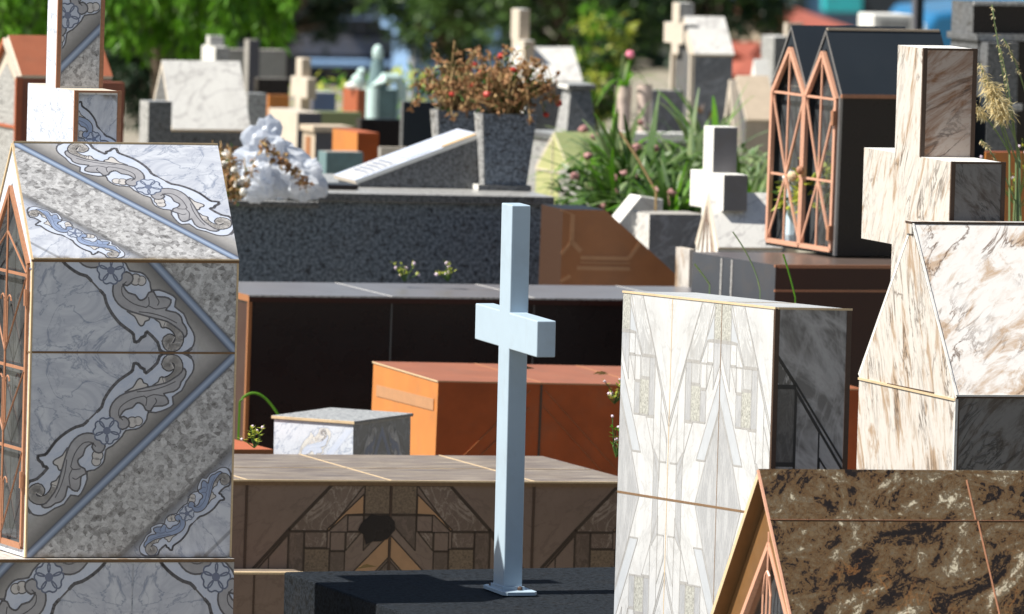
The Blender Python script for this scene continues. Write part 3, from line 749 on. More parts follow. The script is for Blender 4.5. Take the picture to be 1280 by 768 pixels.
# ================================================================== 4  cream veined tomb, right
T = Thing('cream_veined_tomb', 'gabled tomb clad in cream stone with brown cracks and big cross, right edge', 'tomb', 1195, 498, 25.0, 19, tx=-.6, ty=.9)
W = .75; L = T.y(1074); ze = T.h; m = L/2; zr = T.z(283, 0, m)
b = MB(); b.face([(0,0,0),(W,0,0),(W,0,ze),(0,0,ze)], 'vein_g'); b.face([(W,L,0),(0,L,0),(0,L,ze),(W,L,ze)], 'vein_g')
b.face([(0,L,0),(0,0,0),(0,0,ze),(0,L,ze)], 'vein'); b.face([(.0,L,ze),(.0,0,ze),(.0,m,zr-.004)], 'vein')
b.face([(W,0,0),(W,L,0),(W,L,ze),(W,m,zr-.005),(W,0,ze)], 'vein')
T.part(b, 'body')
r = MB(); o_ = Vector((0,-(zr-ze), m)).normalized()*.010
z_c = .022
r.face([V(0,0,ze)+o_, V(W,0,ze)+o_, V(W,m,zr)+o_, V(0,m,zr)+o_], 'vein_roof')
o2 = Vector((0,(zr-ze), m)).normalized()*.010
r.face([V(0,m,zr)+o2, V(W,m,zr)+o2, V(W,L,ze)+o2, V(0,L,ze)+o2], 'vein_roof')
r.face([V(0,0,ze), V(0,0,ze)+o_, V(0,m,zr)+o_, V(0,m,zr)], 'white'); r.face([V(0,m,zr), V(0,m,zr)+o2, V(0,L,ze)+o2, V(0,L,ze)], 'white')
r.face([V(0,0,ze), V(W,0,ze), V(W,0,ze)+o_, V(0,0,ze)+o_], 'trim')
T.part(r, 'roof')
s = MB()
s.bar(V(-.001,0,ze)+o_, V(-.001,m,zr)+o_, .004, .005, 'marble_w'); s.bar(V(0,0,ze)+o_, V(W,0,ze)+o_, .004, .004, 'white')
s.box(-.0014, .005, -.0014, .008, 0, ze-.002, 'marble_w'); s.box(.0055, .009, -.001, .008, 0, ze-.002, 'trim')
s.bar((-.001,0,ze-.004), (-.001,L,ze-.004), .004, .005, 'groutc'); s.bar((-.0008,L*.22,ze+.0015), (-.0008,L*.7,ze-.001), .003, .002, 'trim')
T.part(s, 'grout_seams')
rc = MB(); dz = zr+.005
rc.box(-.004, W, m-.008, m+.03, dz-.022, dz+.001, 'vein', top='rust'); rc.box(-.005, W, m-.010, m+.031, dz+.0012, dz+.006, 'trim', top='vein')
rc.box(-.003, W, m-.0105, m-.004, dz-.026, dz-.0225, 'trim'); T.part(rc, 'ridge_cap')
# cross behind the ridge
cy0 = m+.27; zc_ = zr+.15
cx0 = T.x(1151, cy0, zc_); cwx = T.x(1217, cy0, zc_)-cx0; cwy = T.y(1118.5, cx0, zc_)-cy0
za1 = T.z(201, cx0, cy0); ya0 = T.y(1190, cx0, za1); ya1 = T.y(1080, cx0, za1)
print('rightcross', cy0, ya0, ya1, cwx, cwy)
za1 = T.z(203, cx0, ya0); za0 = T.z(298, cx0, ya1)
cr = cross_part(T, 'cross', cx0, cy0, 0.0, T.z(61, cx0, cy0), cwx, cwy, za0, za1, ya0, ya1, 'vein', mf='vein_b', mt='white', ex='vein_g', trim='trim', tw=.010)

# ================================================================== 5  dark brown marble tomb, bottom right
T = Thing('brown_marble_tomb', 'steep roof of glossy dark brown and gold marble, bottom right corner', 'tomb', 1003, 850, 22.6, 19, tx=-.4, ty=1.2)
W = .80; L = .42; m = L/2; ze = T.h
# ridge start at (948,590)
mm = T._solve(lambda a: T.pr(0, a, T.z(590, 0, a))[0], 948, .1); L = 2*mm; m = mm; zr = T.z(598, 0, m)
rec = .028
b = MB(); b.box(rec, W, .004, L-.004, 0, ze-.002, 'brown', skip='lt'); b.face([(W,.004,ze-.003),(W,L-.004,ze-.003),(W,m,zr-.012)], 'brown')
pol = [(.004,0),(L-.004,0),(L-.004,ze-.003),(m,zr-.018),(.004,ze-.003)]
inn = [(.055,.05),(L-.055,.05),(L-.055,ze-.02),(m,zr-.125),(.055,ze-.02)]
gable_ring(b, pol, inn, rec, .03, 'bronze', 'copper')
b.face([(W-.02,.01,0),(W-.02,L-.01,0),(W-.02,L-.01,ze),(W-.02,.01,ze)][::-1], 'inside')
T.part(b, 'body')
r = MB(); th = .012
for sg, ya in ((-1, 0), (1, L)):
    o_ = Vector((0, sg*(zr-ze), m)).normalized()*th
    A_, B_, C_, D_ = V(0,ya,ze), V(W,ya,ze), V(W,m,zr), V(0,m,zr); top = V(0,0,th*1.6)
    q4 = [A_+o_, B_+o_, C_+top, D_+top]
    r.face(q4 if sg < 0 else q4[::-1], 'brown'); u4 = [A_, D_, C_, B_]; r.face(u4 if sg < 0 else u4[::-1], 'bronze')
    r.face([A_, A_+o_, D_+top, D_] if sg > 0 else [A_, D_, D_+top, A_+o_], 'groutc'); r.face([A_, B_, B_+o_, A_+o_], 'trim')
ro = T.part(r, 'roof')
s = MB(); o_ = Vector((0, -(zr-ze), m)).normalized()*(th+.0006)
def onroof(x, f): return V(x, m*f, ze+(zr-ze)*f)+o_+V(0,0,.0)
fj = 1-(649-591)/(850-591)
s.bar(onroof(0, fj), onroof(W, fj), .003, .0016, 'rust')
xj = T.x(1207, m, zr)
for k_ in range(2): s.bar(onroof(xj+.0*k_, fj+.004 if k_ else 0), onroof(xj, .98 if k_ else fj-.004), .003, .0016, 'rust') if k_ == 0 else s.bar(onroof(xj-.004, fj+.004), onroof(xj-.004, .98), .003, .0016, 'rust')
s.bar(V(-.001,0,ze)+o_, V(-.001,m,zr+.016), .005, .004, 'copper'); T.part(s, 'grout_seams', ro)
bars = [('t', [(m,.05),(m,zr-.11)], .003)]
for sg in (-1,1):
    bars += [('t', [(m+sg*.02,.3),(m+sg*.022,zr-.24),(m+sg*.012,zr-.2),(m+sg*.002,zr-.19)], .003), ('t', [(m+sg*.055,.3),(m+sg*.055,zr-.33),(m+sg*.045,zr-.29),(m+sg*.03,zr-.285),(m+sg*.022,zr-.30)], .003),
             ('t', curl(m+sg*.03, zr-.36, .02, sg), .0025), ('t', curl(m+sg*.07, zr-.42, .022, sg), .0025), ('t', [(m+sg*.09,.3),(m+sg*.09,ze+.03)], .003)]
gate(T, rec+.01, [(.06,.06),(L-.06,.06),(L-.06,ze-.025),(m,zr-.135),(.06,ze-.025)], .006, .012, 'copper', bars, .014)

# ================================================================== 6  brown patchwork slab in mid ground
T = Thing('brown_tiled_grave', 'long brown patchwork-tiled slab grave with streaky pale top, behind the white cross', 'grave', 309, 600, 26.85, 18.5, tx=-.6, ty=1.15)
h = T.h; W = T.x(800); yb2 = T._solve(lambda a: T.pr(.3, a, h)[1], 568, .5); L = yb2
b = MB(); xj = [T.x(p) for p in (309, 489.5, 668, 800)]
tw_ = xj[1]-xj[0]; hz = h-T.z(724)
for i in range(3):
    x0_, x1_ = xj[i]+.002, xj[i+1]-.002
    patch_tile(b, (x0_,0,h-.012-tw_), (x1_-x0_,0,0), (0,0,tw_), 'pb', (0,(x1_-x0_)/(tw_-.004),0,1), i % 2 == 1)
b.box(-.35, xj[0]-.002, 0.0, L, h-.012-tw_, h-.012, 'pbs', skip='t')
b.box(xj[0], xj[3], .002, L, 0, h-.013, 'pbs'); b.box(-.35, xj[3], -.006, L, h-.012, h, 'grout', top='woodtop')
T.part(b, 'body')
s = MB()
for x in xj[:3]: s.box(x-.003, x+.003, -.002, .01, h-.012-tw_, h-.0125, 'trim')
s.box(-.35, xj[3], -.0075, .0, h-.003, h+.001, 'groutc')
for x in xj[:3]: s.box(x-.0016, x+.0016, -.004, L-.002, h-.001, h+.0012, 'groutc')
s.box(-.35, xj[3]-.002, L*.47, L*.47+.003, h-.001, h+.0010, 'groutc')
zt_ = T.z(716, 0, -.10)
T.part(s, 'grout_seams')
lg = MB(); lg.box(-.4, .12, -.10, -.0005, -.02, zt_, 'pbs', top='woodtop'); xq = T.x(318, -.1, zt_)
lg.box(xq-.002, xq+.002, -.1015, -.09, 0, zt_-.006, 'trim'); lg.box(-.4, .1205, -.1025, -.08, zt_-.004, zt_+.001, 'groutc'); T.part(lg, 'step')
st = MB(); rnd = random.Random(5); ccx = T.x(472); ccz = T.z(662)
st.face([(ccx+.045*(.75+.5*rnd.random())*math.cos(a*.4488), -.0022, ccz+.036*(.7+.6*rnd.random())*math.sin(a*.4488)) for a in range(14)], 'black'); T.part(st, 'dark_blotch')  # irregular black blotch on the front tiles
# ================================================================== 7..  mid-ground graves
# small scroll-tiled box, turned
T = Thing('small_tiled_box', 'small box grave with pale blue scroll tiles and projecting lid, turned cornerwise', 'grave', 443, 527, 28.15, 60, tx=0, ty=0)
W = T.x(517); L = T.y(339); h = T.h; b = MB(); d = .006
nT = 2; 
b.box(d, W-d, d, L-d, 0, h-.008, 'marble'); hh = .26
pale_tile(b, (d-.001,L-d,h-.01-hh), (0,-(L-2*d),0), (0,0,hh), (0,1.1,0,1.05), False, 'marble', 'pet', 'band', 'marble_w')
for i in range(2): pale_tile(b, (d+(W-2*d)/2*i,d-.001,h-.01-hh), ((W-2*d)/2,0,0), (0,0,hh), (0,1,0,1.05), bool(i), 'marble_d', 'ink', 'petc', 'acan')  # front tiles and lid edge take darker copies as the shaded side
T.part(b, 'body'); q = MB(); q.box(0, W, 0, L, h-.008, h, 'groutc', top='gran_g', front='ink'); T.part(q, 'lid', bevel=.001)
# orange box tomb
T = Thing('orange_tiled_tomb', 'glazed orange box tomb behind the shaft of the white cross', 'tomb', 548, 476, 29.0, 17, tx=-.3, ty=1.6)
W = T.x(1078); L = T.y(467); h = T.h; b = MB()
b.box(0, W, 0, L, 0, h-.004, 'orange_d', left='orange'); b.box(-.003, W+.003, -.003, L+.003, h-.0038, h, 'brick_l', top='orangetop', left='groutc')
T.part(b, 'body'); s = MB(); x = 0
for px in (677, 806, 935): x = T.x(px); s.box(x-.003, x+.003, -.0015, .004, 0, h-.006, 'trim'); s.box(x-.0015,x+.0015,-.001,L,h-.001,h+.001,'brick_l')
zq = T.z(503)
s.bar((-.0012,.03,T.z(506,0,.03)), (-.0012,L*.93,T.z(488,0,L*.93)), .002, .03, 'brick_l')
for (xa, sg) in ((T.x(548), 1), (T.x(677), -1), (T.x(806), 1)):
    for o__ in (0, .045):
        x1_ = xa+.27
        a_, b2_ = ((xa+.01+o__, h-.26), (x1_-.02, h-.02-o__)) if sg > 0 else ((xa+.01, h-.02-o__), (x1_-.02-o__, h-.26))
        s.bar((a_[0],-.0006,a_[1]), (b2_[0],-.0006,b2_[1]), .004, .001, 'brick_d', up=(1,0,0))
T.part(s, 'tile_lines')
# low purple-brown slab at left
T = block('low_brown_slab', 'low purplish-brown slab between scroll-tiled tomb and small tiled box', 'grave slab', 250, 562, 28.0, 60, 92, ('brick_d','brick_d','terra'), group=None); T.part(T.body, 'body')
# long black granite grave
T = Thing('long_black_grave', 'long polished black granite grave with grey sheen-coloured top, behind orange box', 'grave', 313, 369, 30.4, 19, tx=-.3, ty=1.15)
W = T.x(1090); h = T.h; L = T._solve(lambda a: T.pr(.3, a, h)[1], 353, .5)
L = min(L, .80); b = MB(); b.box(0, W, 0, L, 0, h-.018, 'black', left='blackred'); b.box(-.006, W, -.008, L, h-.018, h, 'blackred', top='greytop', left='brick_d'); T.part(b, 'body')
s = MB()
for px in (490, 668, 846): x = T.x(px); s.box(x-.002, x+.002, -.002, .004, 0, h-.019, 'inside'); s.box(x-.0015, x+.0015, -.007, L, h-.001, h+.0008, 'marble_w')
s.box(-.006, .004, -.006, .006, 0, h-.019, 'brick_d'); s.box(-.0075, W, -.0095, -.007, h-.004, h+.0008, 'gran_g'); T.part(s, 'seams')
# granite planter tomb
T = Thing('granite_grave', 'large speckled blue-grey granite grave carrying the tapered planters and bag', 'grave', 357, 240, 32.6, 17.5, tx=-.2, ty=1.25)
h = T.h; W = T.x(692); L = .85; GT = T
b = MB(); xl = T.x(210)
b.box(xl, W-.016, .012, L, 0, h-.022, 'gran_b'); T.part(b, 'body')
q = MB(); q.box(0, W, -.01, L+.02, h-.026, h, 'gran_dg', front='gran_dg', top='gran_g'); q.box(xl, .10, -.014, L+.02, h-.043, h-.0265, 'gran_dg', front='gran_dg', top='gran_g'); T.part(q, 'cap_slab', bevel=.003)
def on(T, name, label, cat, px, py, yl=.2, yaw=None, group=None, tx=0, ty=0):
    """thing standing on T's top: near lower corner at pixel (px, py)"""
    a = yl
    for _ in range(20):
        b_ = T._solve(lambda t: T.pr(t, a, T.h)[0], px, 0); a = T._solve(lambda t: T.pr(b_, t, T.h)[1], py, a)
    p = T.M @ V(b_, a, T.h+.001)
    D = -(CI @ p).z
    Z = Thing.__new__(Thing); Z.D = D; Z.s = D/F; Z.h = 0.0; Z.loc = p
    r = Euler((R(tx), R(ty), R(19 if yaw is None else yaw)), 'XYZ').to_matrix().to_4x4()
    Z.M = Matrix.Translation(p) @ r; Z.o = bpy.data.objects.new(name, None); COL.objects.link(Z.o); Z.o.matrix_world = Z.M; Z.o.empty_display_size = .1
    tag(Z.o, label, cat, group); return Z
# sloping memorial wedge
Z = on(GT, 'memorial_wedge', 'sloping granite memorial with bright tiled inscription face, on the granite grave', 'memorial', 449, 234, yaw=17.5, ty=1.2)
x1_ = Z.x(600, 0, .1); z1_ = Z.z(172, x1_, 0); L = .16; y_ = Z.y(440, 0, 0)
L = .10
b = MB(); b.extr([(0,0,0),(x1_,0,0),(x1_,0,z1_),(0,0,.012)], (0,L*2.2,0), 'gran_dg'); L *= 2.2
Z.part(b, 'block'); nrm = V(-(z1_-.012),0,x1_).normalized(); q = MB()
A_, B_ = V(0,0,.012), V(x1_,0,z1_)
def wf(f, y): return A_+(B_-A_)*f+V(0,y,0)
q.face([wf(-.03,-.006)+nrm*.012, wf(1,-.006)+nrm*.012, wf(1,L)+nrm*.012, wf(-.03,L)+nrm*.012], 'band')
q.face([wf(-.03,-.006), wf(1,-.006), wf(1,-.006)+nrm*.012, wf(-.03,-.006)+nrm*.012], 'white'); q.face([wf(-.03,L), wf(-.03,-.006), wf(-.03,-.006)+nrm*.012, wf(-.03,L)+nrm*.012], 'cream')
q.face([wf(.06,.02)+nrm*.0135, wf(.34,.02)+nrm*.0135, wf(.34,L-.02)+nrm*.0135, wf(.06,L-.02)+nrm*.0135], 'marble_w')
q.face([wf(.42,.02)+nrm*.0135, wf(.62,.02)+nrm*.0135, wf(.62,L-.05)+nrm*.0135, wf(.42,L-.05)+nrm*.0135], 'pet')
for k_ in range(5): q.face([wf(.10+.05*k_,.035)+nrm*.0142, wf(.12+.05*k_,.035)+nrm*.0142, wf(.12+.05*k_,L-.04)+nrm*.0142, wf(.10+.05*k_,L-.04)+nrm*.0142], 'petc')
q.face([wf(.7,-.004)+nrm*.0135, wf(.98,-.004)+nrm*.0135, wf(.98,.03)+nrm*.0135, wf(.7,.03)+nrm*.0135], 'drystem')
Z.part(q, 'inscription_face')
# small dark bronze plate lying flat
Z = on(GT, 'flat_plate', 'small flat black plate lying on the granite grave left of the wedge', 'plaque', 388, 237, yaw=17.5, ty=1.2)
b = MB(); b.box(0, Z.x(448,0,0), 0, .1, 0, .014, 'black'); Z.part(b, 'plate', bevel=.003)
# tapered planters
def planter(T0, label, px, py, wb, hp, flare, wl, name='tapered_planter', group='tapered granite planters', mats=('gran_g','gran_b'), yl=.1, foot=True, z_off=0):
    Z = on(T0, name, label, 'planter', px, py, yl, yaw=17.5, group=group, ty=1.2)
    wx = Z.x(px+wb, 0, 0); wy = max(.04, Z.y(px-wl, 0, 0)); f = flare*Z.s; hz = Z.z(py-hp, 0, 0)
    b = MB(); z0 = .016 if foot else 0
    bot = [V(0,0,z0), V(wx,0,z0), V(wx,wy,z0), V(0,wy,z0)]
    top = [V(-f,-f,hz), V(wx+f,-f,hz), V(wx+f,wy+f,hz), V(-f,wy+f,hz)]
    ms = [mats[1], mats[1], mats[1], mats[0]]  # paler left side: sunlight put into the stone colour
    for i in range(4): j = (i+1) % 4; b.face([bot[i], bot[j], top[j], top[i]], ms[i])
    b.face([p-V(0,0,.02) for p in top], 'soil')
    for i in range(4):
        j = (i+1) % 4; c_ = (top[0]+top[2])/2
        b.face([top[i], top[j], top[j]+(c_-top[j])*.12, top[i]+(c_-top[i])*.12], 'gran_g')
    b.bar(bot[0], top[0], .008, .008, 'gran_g')
    Z.part(b, 'pot')
    if foot: q = MB(); q.box(-.02, wx+.01, -.014, wy+.01, 0, .0155, 'gran_dg', left='white', top='gran_g'); Z.part(q, 'foot')
    Z.wx, Z.wy, Z.hz = wx, wy, hz
    return Z
Pa = planter(GT, 'tapered speckled granite planter with dried flowers, right end of the granite grave', 604, 238, 54, 96, 8, 4)
Pb = planter(GT, 'tapered granite planter half hidden behind the wedge, left of the other', 548, 222, 40, 84, 7, 3, yl=.4)
def dried(Z, label, n, hp, spread, seed, red, off=(0,0), name='dried_flowers'):
    rn = random.Random(seed); o = bpy.data.objects.new(name, None); COL.objects.link(o)
    o.matrix_world = Z.M @ Matrix.Translation((Z.wx/2+off[0], Z.wy/2, Z.hz-.02)); tag(o, label, 'dried flowers', 'dried flower bunches in the granite planters')
    st, lf, fl = MB(), MB(), []
    for i in range(n):
        a = rn.random()*6.28; rr = spread*math.sqrt(rn.random()); bx, by = rn.uniform(-.04,.04), rn.uniform(-.03,.03)
        ex, ey = bx+rr*math.cos(a), by+rr*math.sin(a)*.5; hh = hp*rn.uniform(.45,1)*(1-.35*(rr/spread)**2)
        pts = [V(bx,by,0), V(bx+(ex-bx)*.3,by+(ey-by)*.3,hh*.6), V(ex,ey,hh)]
        dr = rn.random() < .32
        if dr: pts += [V(ex+.25*(ex-bx)+.008, ey-.02, hh-rn.uniform(.03,.11))]
        st.tube(pts, .0018, 'drystem' if rn.random() < .7 else 'leaf_m', 4)
        for k_ in range(9):
            t_ = rn.uniform(.15,1); i_ = min(int(t_*(len(pts)-1)), len(pts)-2); p = pts[i_].lerp(pts[i_+1], t_*(len(pts)-1)-i_)
            lf.leaf(p, (rn.uniform(-1,1), rn.uniform(-1,1), rn.uniform(-1.3,.5)), (rn.uniform(-1,1),rn.uniform(-1,1),rn.uniform(0,1)), rn.uniform(.015,.038), rn.uniform(.006,.014), rn.choice(['dry','dry','drystem','dry','leaf_m']), .8)
        e = pts[-1]
        for k_ in range(9): lf.leaf(e, (rn.uniform(-1,1), rn.uniform(-1,1), rn.uniform(-.8,1)), (rn.random(),rn.random(),rn.random()), .014, .009, 'dry', .8)
        if rn.random() < red or (dr and rn.random() < .3): fm_ = MB(); fm_.ball(e-V(0,.008,0), rn.uniform(.008,.013), 'redpetal', 8, 6, (1,1,.8), .25, i); fl.append(fm_)
    for mb_, nm in [(st,'stems'), (lf,'withered_leaves')]+[(q_,'red_flower') for q_ in fl]:
        if mb_.f: mb_.build(nm, o)
dried(Pa, 'brown dried rose stems with red heads filling right-hand granite planter', 95, .23, .15, 4, .04)
dried(Pb, 'brown dried drooping flowers above the planter behind the wedge', 70, .23, .13, 9, .08, (-.0,0))
# plastic bag with debris
Z = on(GT, 'plastic_bag', 'crumpled translucent white plastic bag full of dry debris on granite grave', 'plastic bag', 345, 246, .10, yaw=17)
def crumple(c, r, sc, seed, m='plastic', nu=22, nv=15):
    mb = MB(); c = Vector(c)
    def pt(i, j):
        th = math.pi*i/nv; ph = 2*math.pi*(j % nu)/nu
        d = Vector((math.sin(th)*math.cos(ph), math.sin(th)*math.sin(ph), math.cos(th))); q_ = d*2.2+Vector((seed,seed*1.3,0))
        k = 1+.6*mnoise.noise(q_*.7)+.42*(abs(mnoise.noise(q_*1.5))-.2)+.25*mnoise.noise(q_*5.0)
        return c+Vector((d.x*sc[0], d.y*sc[1], d.z*sc[2]))*r*k
    for i in range(nv):
        for j in range(nu):
            q_ = [pt(i,j), pt(i+1,j), pt(i+1,j+1), pt(i,j+1)]
            if i == 0: q_ = q_[:3]
            elif i == nv-1: q_ = [q_[0], q_[1], q_[3]]
            mb.face(q_, m)
    return mb
s_ = Z.s
b = crumple((0,.08,.07), .080, (1.15,.8,1.0), 1.0); b2 = crumple((-.055,.0,.042), .050, (1,.8,.95), 7.0); b3 = crumple((.085,.02,.045), .062, (1.05,.8,.85), 4.0); b4 = crumple((-.015,.09,.135), .058, (1.1,.4,1.25), 12.0)
for bb in (b2, b3, b4):
    n0 = len(b.v); b.v += bb.v; b.f += [tuple(i+n0 for i in f_) for f_ in bb.f]; b.m += bb.m; b.uv += bb.uv; b.sm += bb.sm
for bb in (b,): Z.part(bb, 'plastic_film')
q = MB(); rn = random.Random(2)
for i in range(170):
    t_ = rn.random(); p = V(-.055+.13*t_+rn.uniform(-.012,.012), -.012-.03*t_+rn.uniform(-.015,.0), .155-.12*t_+rn.uniform(-.015,.015))
    q.leaf(p, (rn.uniform(-1,1),rn.uniform(-1,.2),rn.uniform(-1,1)), (rn.random(),rn.random(),rn.random()), rn.uniform(.01,.028), rn.uniform(.006,.014), rn.choice(['dry','drystem','soil','dry']), .8)
Z.part(q, 'dry_debris')
Z = on(GT, 'wilted_bouquet', 'wilted brown and white bouquet lying left of the plastic bag', 'wilted bouquet', 285, 252, .14, yaw=17)
q = MB(); w_ = MB(); st = MB(); rn = random.Random(12)
for i in range(46):
    p0 = V(rn.uniform(-.03,.05), rn.uniform(0,.1), 0); p1 = p0+V(rn.uniform(-.05,.05), rn.uniform(-.03,.05), rn.uniform(.03,.17)); st.tube([p0, p0.lerp(p1,.5)+V(.01,0,.01), p1], .0017, 'drystem', 4)
    for k_ in range(10): q.leaf(p0.lerp(p1, rn.random()), (rn.uniform(-1,1),rn.uniform(-1,1),rn.uniform(-.7,1)), (rn.random(),rn.random(),rn.random()), rn.uniform(.012,.03), rn.uniform(.006,.013), rn.choice(['dry','dry','leaf_m','drystem']), .8)
    if rn.random() < .5: w_.ball(p1.lerp(p0, rn.random()*.8)-V(0,.015,0), rn.uniform(.008,.016), 'white', 9, 6, (1,1,.8), .35, i)
Z.part(st, 'stems'); Z.part(q, 'withered_leaves'); Z.part(w_, 'white_blooms')
# brown-orange tomb with a cut corner
T = Thing('brown_sloped_tomb', 'brown-orange tiled tomb with a diagonal cut end, right of granite grave', 'tomb', 704, 262, 32.3, 17.5, tx=-.2, ty=1.25)
h = T.h; xa = T.x(757); xb_ = T.x(862); L = .5; L = T.y(677); zc_ = T.z(356, xb_, 0)
b = MB(); pts = [(0,0,0),(xb_,0,0),(xb_,0,zc_),(xa,0,h),(0,0,h)]
b.face(pts, 'brick_d'); b.face([(x,L,z) for x,_,z in pts][::-1], 'brick_d')
for i in range(5): a_, c_ = pts[i], pts[(i+1) % 5]; b.face([a_, (a_[0],L,a_[2]), (c_[0],L,c_[2]), c_], 'trim' if i == 4 else ('slate' if i in (3,) else 'brick_d'))  # dark left face imitates the shadow cast by the granite grave
T.part(b, 'body'); s = MB(); X = lambda p: T.x(p); Zz = lambda p: T.z(p)
for a_, c_, w_ in (((716,268),(716,302),6),((716,302),(728,314),6),((728,322),(788,322),5),((724,335),(790,335),5),((788,322),(802,302),5),((716,268),(700,262),2),((728,328),(790,328),1.5),((716,345),(704,352),4),((716,302),(704,318),4)):
    s.bar((X(a_[0]),-.001,Zz(a_[1])), (X(c_[0]),-.001,Zz(c_[1])), .0015, w_*T.s, 'brick_l', up=(0,1,0)) if False else s.bar((X(a_[0]),-.0012,Zz(a_[1])), (X(c_[0]),-.0012,Zz(c_[1])), w_*T.s, .001, 'brick_l', up=(0,1,0))
T.part(s, 'tile_lines')
# marble box + slanted slab
T = block('marble_box_grave', 'white marble box grave with shade-grey front, right of diagonal brown tomb', 'grave', 812, 268, 33.0, 25, 72, ('marble_w','marble_d','conc')); T.part(T.body, 'body')
T = Thing('slanted_marker', 'small slanted white marble marker behind the marble box grave', 'grave marker', 770, 283, 34.0, 19)
b = MB(); x1_ = T.x(800); xe = T.x(828); z1_ = T.z(245, x1_, 0); b.extr([(0,0,0),(xe,0,0),(xe,0,z1_-.01),(x1_,0,z1_),(0,0,T.h)], (0,.10,0), 'marble_w', 'white'); T.part(b, 'block', bevel=.003)
# small white cross on its pattern-roofed base
T = house('veined_gable_grave', 'low gabled white grave with brown marbled roof carrying a small cross', 'grave', 897, 312, 31.9, 27, 80, 250, ('white','marble_w','marble_w'), trim='cream')
s = MB(); L = T.L; m = L/2
for y in (L*.2, L*.45, L*.7): s.bar((-.002,y,T.ze-.02), (-.002,m+(y-m)*.1,T.zr-.02), .004, .006, 'vein_b')
s.bar((-.002,L*.9,T.ze-.01), (-.002,m,T.zr-.004), .004, .008, 'cream'); s.bar((-.002,L*.1,T.ze-.01), (-.002,m,T.zr-.004), .004, .008, 'cream'); T.part(s, 'gable_trim')
cx0 = T.x(891, m+.04, T.zr+.1); wx = T.x(921, m+.04, T.zr+.1)-cx0; cy0 = m+.04; wy = T.y(878.5, cx0, T.zr+.1)-cy0
za1 = T.z(217, cx0, cy0-.03); ya0 = T.y(905, cx0, za1); ya1 = T.y(863, cx0, za1)
cross_part(T, 'cross', cx0, cy0, T.ze, T.z(159, cx0, cy0), wx, wy, T.z(262, cx0, cy0), za1, ya0, ya1, 'white', mf='greytop', mt='white', bevel=.002)  # front greyed as the shaded side of the white cross
# black tomb base + chapel with copper gates
T = Thing('black_chapel_tomb', 'black polished twin-gabled chapel tomb with copper glass gates on low base', 'tomb', 1045, 320, 30.3, 26, tx=-.2, ty=1.3)
zb = T.h; ze = T.z(120); W = T.x(1185); L = T.y(958.5, 0, zb); zr = T.z(42, 0, L*.27); 
y1_, y2_ = L*.5, L
b = MB()
b.box(0, W, 0, L, zb, ze, 'black', skip='ltd')
b.face([(.02,.01,zb+.003),(W,.01,zb+.003),(W,L-.01,zb+.003),(.02,L-.01,zb+.003)], 'slate'); b.face([(.45,.01,zb),(.45,L,zb),(.45,L,ze),(.45,.01,ze)][::-1], 'slate'); b.face([(0,.008,zb),(W,.008,zb),(W,.008,ze),(0,.008,ze)][::-1], 'slate'); b.face([(0,L-.008,zb),(W,L-.008,zb),(W,L-.008,ze),(0,L-.008,ze)], 'marble_d')
for a_, c_ in ((0, y1_), (y1_, y2_)):
    mm = (a_+c_)/2; o_ = .022
    outer = [(a_,zb),(c_,zb),(c_,ze),(mm,zr),(a_,ze)]; inner = [(a_+(o_ if a_ == 0 else .008),zb+.012),(c_-(o_*.5 if a_ else .008),zb+.012),(c_-(o_*.5 if a_ else .008),ze-.004),(mm,zr-.040),(a_+(o_ if a_ == 0 else .008),ze-.004)]
    gable_ring(b, outer, inner, 0, .03, 'slate')
T.part(b, 'body')
r = MB()
for a_, c_ in ((0, y1_), (y1_, y2_)):
    mm = (a_+c_)/2
    for ya in (a_, c_):
        sg = -1 if ya == a_ else 1; o_ = Vector((0, sg*(zr-ze), (c_-a_)/2)).normalized()*.008
        q4 = [V(-.004,ya,ze)+o_, V(W+.004,ya,ze)+o_, V(W+.004,mm,zr+.012), V(-.004,mm,zr+.012)]; r.face(q4 if sg < 0 else q4[::-1], 'slate')
        r.face([V(-.004,ya,ze), V(-.004,ya,ze)+o_, V(-.004,mm,zr+.012), V(-.004,mm,zr)], 'steel')
r.box(-.005, W+.004, -.01, -.0005, ze-.006, ze+.004, 'rust'); r.bar((0,(y1_)/2,zr+.012), (W,(y1_)/2,zr+.012), .008, .006, 'beige')
T.part(r, 'roof')
e_ = MB(); e_.bar((-.002,.003,zb), (-.002,.003,ze), .008, .008, 'steel'); e_.bar((-.002,L-.003,zb), (-.002,L-.003,ze), .006, .006, 'steel'); T.part(e_, 'corner_trim')
zmid = T.z(222, 0, L/2); zlt = T.z(128, 0, L/2)
for a_, c_ in ((.022, y1_-.004), (y1_+.004, y2_-.012)):
    mm = (a_+c_)/2; zt_ = ze-.012
    bars = [('b', (a_,zt_), (c_,zt_), .007), ('b', (a_,zmid), (c_,zmid), .005), ('b', (mm,zb+.02), (mm,zr-.06), .0045)]
    bars += [('b', (a_,zt_), (mm,zmid), .006), ('b', (c_,zt_), (mm,zmid), .004), ('b', (mm,zmid), (a_,zb+.02), .006), ('b', (mm,zmid), (c_,zb+.02), .004)]
    go = gate(T, 0, [(a_,zb+.014),(c_,zb+.014),(c_,zt_),(mm,zr-.052),(a_,zt_)], .004, .012, 'copper', bars, .018)
    if a_ < .05:
        for z in (zb+.06, zt_-.05): k_ = MB(); k_.box(-.018, -.006, a_-.008, a_+.006, z-.02, z+.02, 'rust'); T.part(k_, 'hinge', go)
        k_ = MB(); k_.ball((-.02, c_-.01, zmid+.02), .012, 'rust', 8, 6); T.part(k_, 'knob', go)
    else:
        k_ = MB(); k_.ball((-.018, a_+.02+.01, zmid), .014, 'groutc', 9, 6); T.part(k_, 'lock', go)
CH = T; ch_in = (L, zb, W)
